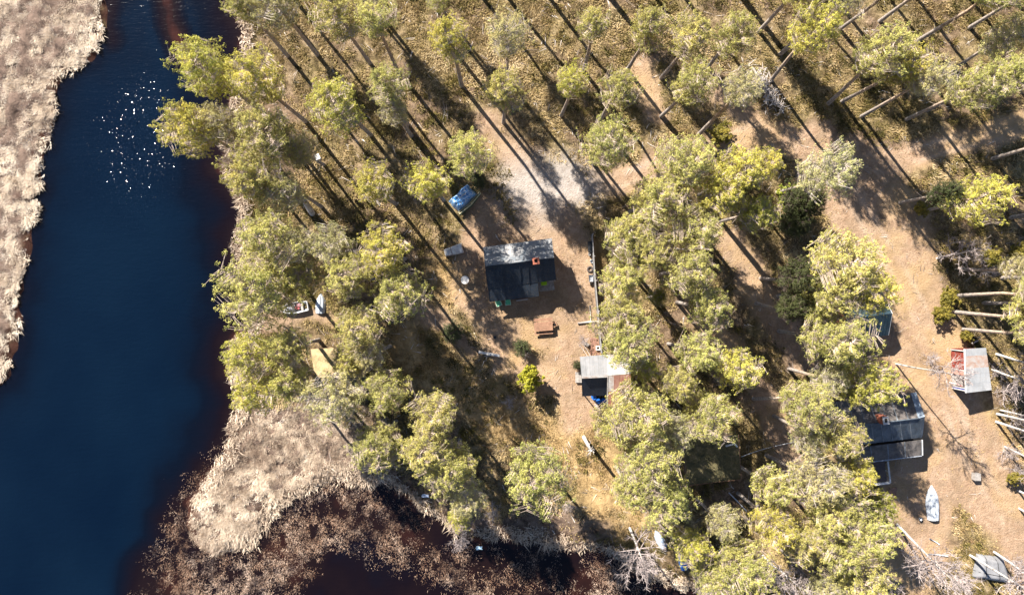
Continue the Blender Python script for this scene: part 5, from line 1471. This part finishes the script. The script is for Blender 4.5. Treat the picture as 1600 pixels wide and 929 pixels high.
# ------------------------------------------------------------------ hut with the blue green roof
def blue_hut():
    hr, he = 4.0, 2.4
    R1, R0 = W(1393.5, 489.5, hr), W(1322, 497, hr)
    N1, S1 = W(1376.3, 452, he), W(1387.6, 523.4, he)
    dv = R0 - R1; dv.z = 0
    N0, S0 = N1 + dv, S1 + dv
    u, v, rz = frame_of(R0, R1)
    root = thing('hut', Vector(((N0.x + S1.x) / 2, (N0.y + S1.y) / 2, 0)), 'hut with a blue green metal roof, mostly under pines beside the sand track', 'hut')
    mt = M('blue_green_metal_sheet', (.018, .05, .072), (.012, .034, .05), .6, .7, .05, litter=.7)
    roof_sheet(root, [R0, R1, N1, N0], mt, 'roof', .06, 14, sw=.03)
    roof_sheet(root, [R0, R1, S1, S0], mt, 'roof', .06, 14, sw=.03)
    for a in (N1, S1): MB().slab([R1 + Vector((0, 0, .03)), a + Vector((0, 0, .03)), a + u * .07 + Vector((0, 0, .03)), R1 + u * .07 + Vector((0, 0, .03))], .16).build('barge_board', WHITE, root)
    f = lambda p, du, d2: Vector((p.x, p.y, 0)) + u * du + v * d2
    pts = [f(N0, .3, -.3), f(S0, .3, .3), f(S1, -.35, .3), f(N1, -.35, -.3)]
    MB().prism(pts, -.1, 2.2).build('wall', WALL_RED, root)
    vs = [pts[3] + Vector((0, 0, 2.2)), pts[2] + Vector((0, 0, 2.2)), f(R1, -.6, 0) + Vector((0, 0, 3.75))]
    MB().add(vs + [p - u * .1 for p in vs], [(0, 1, 2), (5, 4, 3), (0, 3, 4, 1), (1, 4, 5, 2), (2, 5, 3, 0)]).build('gable', WALL_RED, root)
    MB().box((pts[2] + pts[3]) / 2 + u * .03 + Vector((0, 0, 1.0)), (.9, .06, 1.95), rz + math.pi / 2).build('door', WALL_BROWN, root)
blue_hut()

# ------------------------------------------------------------------ red doored shed
def red_shed():
    hw, he = 2.9, 2.5
    A, B, C, D = W(1507.7, 544.8, hw), W(1540.7, 543, he), W(1549.5, 608.9, he), W(1510, 613.4, hw)
    u, v, rz = frame_of(D, A)      # u runs north along the door wall
    e = Vector((u.y, -u.x, 0))     # east
    f = lambda p, a, b: Vector((p.x, p.y, 0)) + u * a + e * b
    c = f((A + C) / 2, 0, 0)
    root = thing('shed', c, 'small shed with red panelled doors and white sheet roof at the right', 'shed')
    sheet = M('whitish_roof_sheet', (.32, .325, .33), (.24, .25, .26), .65, .7, litter=.7)
    rust = M('rust_streaked_sheet', (.3, .19, .14), (.32, .3, .28), .7, 1.3)
    ts = (0, .17, .33, .45, .58, .7, .8, .9, 1)
    for i in range(8):
        t0, t1 = ts[i], ts[i + 1]; dz = Vector((0, 0, .012 * (i % 2)))
        roof_sheet(root, [lerp(A, D, t0) + dz, lerp(A, D, t1 + .006 if i < 7 else 1) + dz, lerp(B, C, t1 + .006 if i < 7 else 1) + dz, lerp(B, C, t0) + dz], rust if i in (1, 2) else sheet, 'roof', .03)
    MB().slab([A + Vector((0, 0, .03)), D + Vector((0, 0, .03)), D - e * .09 + Vector((0, 0, .03)), A - e * .09 + Vector((0, 0, .03))], .14).build('fascia', WHITE, root)
    L = (Vector((A.x - D.x, A.y - D.y, 0))).length
    wx = .28                                          # door wall inset
    O = f(D, .15, wx)                                 # south west foot
    Lw = L - .3
    back = MB(); back.box(O + u * Lw / 2 + e * 2.05 + Vector((0, 0, 1.15)), (Lw, .1, 2.3), rz)
    back.box(O + u * .05 + e * 1.0 + Vector((0, 0, 1.25)), (.1, 2.0, 2.5), rz); back.box(O + u * (Lw - .05) + e * 1.0 + Vector((0, 0, 1.25)), (.1, 2.0, 2.5), rz)
    back.build('wall', WALL_RED, root)
    RED = M('faded_red_door_paint', (.24, .045, .032), (.18, .036, .026), .65, 2)
    REDD = M('red_panel_moulding', (.13, .025, .02), None, .7)
    PINK = M('faded_red_boards', (.5, .26, .2), (.42, .2, .15), .8, 3)
    zt = 2.55
    d0 = Lw * .50                                     # doors fill the northern half
    for k in range(2):
        y0 = d0 + k * (Lw * .93 - d0) / 2; w = (Lw * .93 - d0) / 2 - .04
        cx = O + u * (y0 + w / 2)
        do = MB().box(cx + Vector((0, 0, zt / 2 + .02)), (w, .06, zt - .1), rz).build('door', RED, root)
        for r in range(3):
            for q_ in range(2):
                MB().box(cx + u * ((q_ - .5) * w * .48) - e * .04 + Vector((0, 0, .45 + r * .8)), (w * .4, .02, .68), rz).build('door_panel', RED, do)
        fr = MB()
        for r in range(4): fr.box(cx - e * .035 + Vector((0, 0, .06 + r * .8)), (w, .015, .07), rz)
        fr.build('moulding', REDD, do)
        MB().tube([cx + u * (w * .42 * (1 if k == 0 else -1)) - e * .1 + Vector((0, 0, 1.0)), cx + u * (w * .42 * (1 if k == 0 else -1)) - e * .1 + Vector((0, 0, 1.2))], [.02, .02], 5).build('handle', METAL, do)
    tr = MB()
    for y in (.0, .06, .49, .97): tr.box(O + u * Lw * y - e * .02 + Vector((0, 0, zt / 2)), (.1, .09, zt), rz)
    tr.box(O + u * Lw * .5 - e * .02 + Vector((0, 0, zt + .06)), (Lw, .09, .12), rz)
    tr.build('trim', WHITE, root)
    MB().box(O + u * Lw * .425 + Vector((0, 0, zt / 2)), (Lw * .11, .05, zt - .05), rz).build('board_panel', PINK, root)
    MB().box(O + u * Lw * .03 - e * .0 + Vector((0, 0, zt / 2)), (Lw * .04, .05, zt - .1), rz).build('corner_panel', M('deep_blue_paint', (.03, .06, .3), None, .5), root)
    # the open bay
    for y, h in ((.13, .35), (.13, 1.0)): MB().box(O + u * Lw * .22 + e * .35 + Vector((0, 0, h)), (Lw * .27, .5, .04), rz).build('shelf', WOODG, root)
    MB().box(O + u * Lw * .5 + e * 1.0 + Vector((0, 0, .03)), (Lw - .1, 2.0, .06), rz).build('floor_boards', WOODG, root)
    return O, u, e, Lw, rz
O, u, e, Lw, rz = red_shed()
p = O + u * Lw * .15 - e * .35
pole(p + Vector((0, 0, .1)), O + u * Lw * .10 - e * .08 + Vector((0, 0, 2.0)), .05, M('red_white_board', (.6, .12, .1), (.7, .6, .58), .6, 2), 'board', 'red and white board leaning at the open bay of the red doored shed', 'board')
for k, (t, h) in enumerate(((.2, .39), (.29, 1.04))):
    p = O + u * Lw * t + e * .3 + Vector((0, 0, h))
    tag(MB().lathe(p, [(.13, 0), (.14, .02), (.14, .3), (.11, .33), (.01, .33)], 14).build('tin', M('pale_tin', (.6, .58, .55), None, .4, 3, .3), None, True, origin=p), ('pale tin on the lower shelf of the red doored shed', 'pale tin on the upper shelf of the red doored shed')[k], 'tin')
# wood heap above the shed
c = W(1520, 535, .2)
rt = thing('log_heap', Vector((c.x, c.y, 0)), 'dark burnt looking log heap just above the red doored shed', 'log heap')
for k, (a, L_, dx, dy, zz) in enumerate(((.1, 1.5, 0, .55, .35), (1.3, 1.2, .1, -.1, .15), (2.0, .9, -.2, 0, .15), (.5, .8, .2, .1, .3), (1.6, 1.0, 0, -.3, .28))):
    q = Vector((c.x + dx, c.y + dy, zz)); d_ = Vector((math.cos(a), math.sin(a), .08)) * L_ / 2
    MB().tube([q - d_, q + d_], [.1, .08], 8).build('log', SOOT if k == 0 else M('silvered_log', (.5, .46, .42)) if k == 3 else WALL_BROWN, rt)

c = W(1525.5, 744, .4)
rt = thing('crate', Vector((c.x, c.y, 0)), 'weathered grey crate alone on the sand at the lower right', 'crate')
b = MB()
for k in range(4): b.box(Vector((c.x - .27 + k * .18, c.y, .66)), (.165, .85, .03), 0)
b.build('lid', WOODG, rt)
b = MB(); b.box((c.x, c.y, .34), (.68, .8, .6), 0); b.build('body', WOODG, rt)
c = W(1437.5, 810, .2); rt = thing('bucket', Vector((c.x, c.y, 0)), 'grey bucket left of the upturned white boat', 'bucket')
MB().lathe((c.x, c.y, 0), [(.14, 0), (.19, .34), (.2, .36), (.175, .35), (.13, .03), (.01, .03)], 16).build('pail', M('galvanised', (.5, .52, .55)), rt, True)
MB().tube([(c.x - .19, c.y, .35), (c.x - .1, c.y - .2, .36), (c.x + .1, c.y - .2, .36), (c.x + .19, c.y, .35)], [.008] * 4, 4).build('handle', METAL, rt)

# grey tarpaulin over a low heap
def grey_tarp():
    P = [W(1531, 867, .7), W(1572, 873, .7), W(1585, 914, .7), W(1524, 904, .7)]
    root = thing('covered_heap', Vector(((P[0].x + P[2].x) / 2, (P[0].y + P[2].y) / 2, 0)), 'low heap under a grey tarpaulin in the lower right corner', 'covered heap')
    def fn(u_, v_):
        p = lerp(lerp(P[0], P[1], u_), lerp(P[3], P[2], u_), v_); e = min(u_, 1 - u_, v_, 1 - v_)
        p.z = .08 + .75 * min(1, (e * 6) ** .6) + .05 * math.sin(u_ * 14) * min(1, e * 6) + random.uniform(-.015, .015); return p
    MB().grid(fn, 20, 20).build('tarpaulin', M('grey_tarpaulin', (.22, .22, .225), (.16, .16, .165), .6, 1.2), root, True)
    for t in (.25, .62):
        MB().tube([Vector(fn(t, i / 10)) + Vector((0, 0, .02)) for i in range(11)], [.03] * 11, 5).build('rope', SOOT, root)
    MB().tube([Vector(fn(i / 10, .7)) + Vector((0, 0, .02)) for i in range(11)], [.03] * 11, 5).build('rope', SOOT, root)
grey_tarp()

# ------------------------------------------------------------------ moss roofed hut, needle covered hut
def mat_roof_cover(name, a, b_, c_):
    m, nt, b = new_mat(name)
    co = N(nt, 'ShaderNodeTexCoord').outputs['Object']
    nt.links.new(ramp(nt, noise(nt, co, 1.3, 6, .75, .5), [(.32, a), (.5, b_), (.68, c_)]), b.inputs['Base Color'])
    b.inputs['Roughness'].default_value = .95; bump(nt, b, noise(nt, co, 7, 4), .8, .1)
    return m
def moss_hut():
    h0, h1 = 3.1, 2.8
    NE, SE, SW, NW = W(1153.6, 679, h0), W(1157.7, 748, h1), W(1076, 757.5, h1), W(1068, 688, h0)
    u, v, rz = frame_of(SW, SE)
    root = thing('hut', Vector(((NE.x + SW.x) / 2, (NE.y + SW.y) / 2, 0)), 'flat moss roofed hut half under the pines, wire at its corner', 'hut')
    roof_sheet(root, [NW, NE, SE, SW], mat_roof_cover('roof_moss', (.035, .036, .018), (.1, .085, .035), (.2, .155, .08)), 'roof', .12)
    for a, b in ((NE, SE), (SW, SE)):
        o = u * .05 if a is NE else -v * .05
        MB().slab([a + Vector((0, 0, .04)), b + Vector((0, 0, .04)), b + o + Vector((0, 0, .04)), a + o + Vector((0, 0, .04))], .2).build('barge_board', WOODB, root)
    f = lambda p, a, b: Vector((p.x, p.y, 0)) + u * a + v * b
    MB().prism([f(NW, .3, -.3), f(SW, .3, .3), f(SE, -.3, .3), f(NE, -.3, -.3)], -.1, 2.62).build('wall', WALL_BROWN, root)
    p0, p1, p2 = W(1134, 696.5, 3.6), W(1148, 692.5, 3.7), W(1151.5, 697, 3.4)
    MB().tube([p2 + Vector((0, 0, -.6)), p2, p1], [.09, .09, .09], 8).build('flue_pipe', M('galvanised', (.5, .52, .55)), root)
    MB().tube([p1, p0], [.11, .11], 8).build('flue_pipe', WPOLE, root)
moss_hut()
p0, p1 = W(1158.5, 713, 3.0), W(1240, 690.5, 5.5)
tag(MB().tube([p0.lerp(p1, t) - Vector((0, 0, .5 * 4 * t * (1 - t))) for t in [i / 10 for i in range(11)]], [.035] * 11, 6).build('overhead_wire', WPOLE, None, origin=p0), 'pale overhead wire from the moss roofed hut to the twiggy pine', 'wire')

def needle_hut():
    R0, R1 = W(492, 589.5, 3.0), W(572, 589.5, 3.0)
    N0, N1 = W(485, 545, 2.1), W(563, 541, 2.1)
    S0, S1 = W(490, 620, 1.2), W(570, 620, 1.2)
    u, v, rz = frame_of(R0, R1)
    root = thing('earth_hut', Vector(((R0.x + R1.x) / 2, R0.y, 0)), 'low hut with a tan needle covered roof under the pines near the spit', 'hut')
    roof_sheet(root, [R0, R1, N1, N0], mat_roof_cover('needle_cover', (.12, .1, .05), (.3, .22, .11), (.42, .31, .17)), 'roof', .1)
    roof_sheet(root, [R0, R1, S1, S0], mat_roof_cover('shaded_needle_cover', (.05, .045, .02), (.1, .085, .04), (.18, .14, .07)), 'roof', .1)  # south slope cover painted darker for the shade it lies in
    f = lambda p, a, b: Vector((p.x, p.y, 0)) + u * a + v * b
    MB().prism([f(N0, .3, -.3), f(S0, .3, .3), f(S1, -.3, .3), f(N1, -.3, -.3)], -.1, 1.15).build('wall', WALL_BROWN, root)
    for s, R_, N_, S_ in ((.3, R0, N0, S0), (-.3, R1, N1, S1)):
        vs = [f(N_, s, -.3) + Vector((0, 0, 1.15)), f(S_, s, .3) + Vector((0, 0, 1.15)), f(R_, s, 0) + Vector((0, 0, 2.8)), f(N_, s, -.3) + Vector((0, 0, 1.95))]
        MB().add(vs + [p + u * (.1 if s > 0 else -.1) for p in vs], [(0, 1, 2, 3), (7, 6, 5, 4), (0, 4, 5, 1), (1, 5, 6, 2), (2, 6, 7, 3), (3, 7, 4, 0)]).build('gable', WOODG, root)
needle_hut()

# ------------------------------------------------------------------ snags, stump, nest box, brush
def snag(px, py, tx, ty, h, r, label, stubs=8, name='dead_snag'):
    b = W(px, py); t = W(tx, ty, h); rt = thing(name, b, label, 'dead tree')
    MB().tube([b - Vector((0, 0, .2)), b.lerp(t, .5), t], [r * 1.15, r, r * .85], 9).build('trunk', M('bleached_trunk', (.55, .5, .44), (.3, .26, .22), .85, 2), rt, True)
    m = MB()
    for k in range(stubs):
        a = k * 2.4; s = random.uniform(.8, 1.0); p = b.lerp(t, s); L_ = random.uniform(.4, 1.0)
        q = p + Vector((math.cos(a) * L_, math.sin(a) * L_, random.uniform(.1, .4))); m.tube([p, p.lerp(q, .6) + Vector((0, 0, -.05)), q], [.06, .045, .015], 5)
        q2 = q + Vector((random.uniform(-.3, .3), random.uniform(-.3, .3), .2)); m.tube([q.lerp(p, .3), q2], [.025, .01], 4)
    m.build('branches', M('bleached_wood', (.6, .55, .5)), rt)
snag(912, 682, 923, 703, 5.2, .2, 'broken pale snag with a ragged top standing in golden grass')
snag(488, 334, 474, 312, 5.5, .3, 'thick broken snag among the riverside pines, shaded on its right', 3)
c = W(497, 246, 4.4)
rt = thing('nest_box', c, 'pale nest box hanging on the dull thin pine near the river', 'nest box')
MB().box(c, (.42, .45, .6), .4).build('box', M('pale_grey_wood', (.5, .48, .45)), rt); MB().box(c + Vector((0, 0, .33)), (.56, .6, .05), .4).build('lid', WHITE, rt)
MB().tube([c, c + Vector((.6, -.75, -.2))], [.03, .03], 5).build('bracket', WOODG, rt)
def brush():
    c = W(1200, 139, .4); c.z = 0
    rt = thing('brush_heap', c, 'heap of grey dead branches by the sand track at the upper right', 'brush heap')
    m = MB(); rd = random.Random(5)
    for k in range(170):
        t = rd.uniform(-1, 1); q = c + Vector((1.6 * t + rd.gauss(0, .5), -2.2 * t + rd.gauss(0, .5), rd.uniform(.1, .8)))
        a = rd.gauss(.9, .9); L_ = rd.uniform(.4, 1.3); d_ = Vector((math.cos(a), math.sin(a), rd.uniform(-.2, .3))) * L_ / 2
        m.tube([q - d_, q + Vector((rd.uniform(-.1, .1), rd.uniform(-.1, .1), .06)), q + d_], [.045, .035, .012], 4, False)
    m.build('branches', TWIG, rt)
    MB().tube([c + Vector((-1.9, 2.6, .3)), c + Vector((0, 0, .35)), c + Vector((1.9, -2.8, .2))], [.14, .12, .06], 7).build('trunk', TWIG, rt)
brush()
for px, py, sx, sy, lb, col in ((665, 773, .8, .35, 'white plastic scrap in the dead reeds left of the bay pines', (.78, .8, .85)), (748.5, 856, .7, .4, 'bluish white plastic scrap in the brown reeds of the bay', (.6, .78, .85))):
    c = W(px, py, 0); zz = float(ground_z(np.array([c.x]), np.array([c.y]))[0]); zz = max(zz, -.4) + .28
    g = MB().grid(lambda u_, v_: (c.x + (u_ - .5) * sx + .05 * math.sin(v_ * 9), c.y + (v_ - .5) * sy, zz + .08 * math.sin(u_ * 7 + v_ * 3) + .05 * math.sin(v_ * 8)), 8, 6)
    o = g.build('plastic_scrap', M('plastic_%d' % int(col[0] * 100), col, tuple(v * .8 for v in col), .4), None, origin=(c.x, c.y, zz)); tag(o, lb, 'plastic scrap')
    o.modifiers.new('shell', 'SOLIDIFY').thickness = .02
# fallen twigs and small logs strewn on the heath
for k, (px, py, a, L_) in enumerate(((648, 60, 1.2, 1.3), (935, 180, .4, 1.6), (1342, 480, 2.1, 1.1))):
    pass
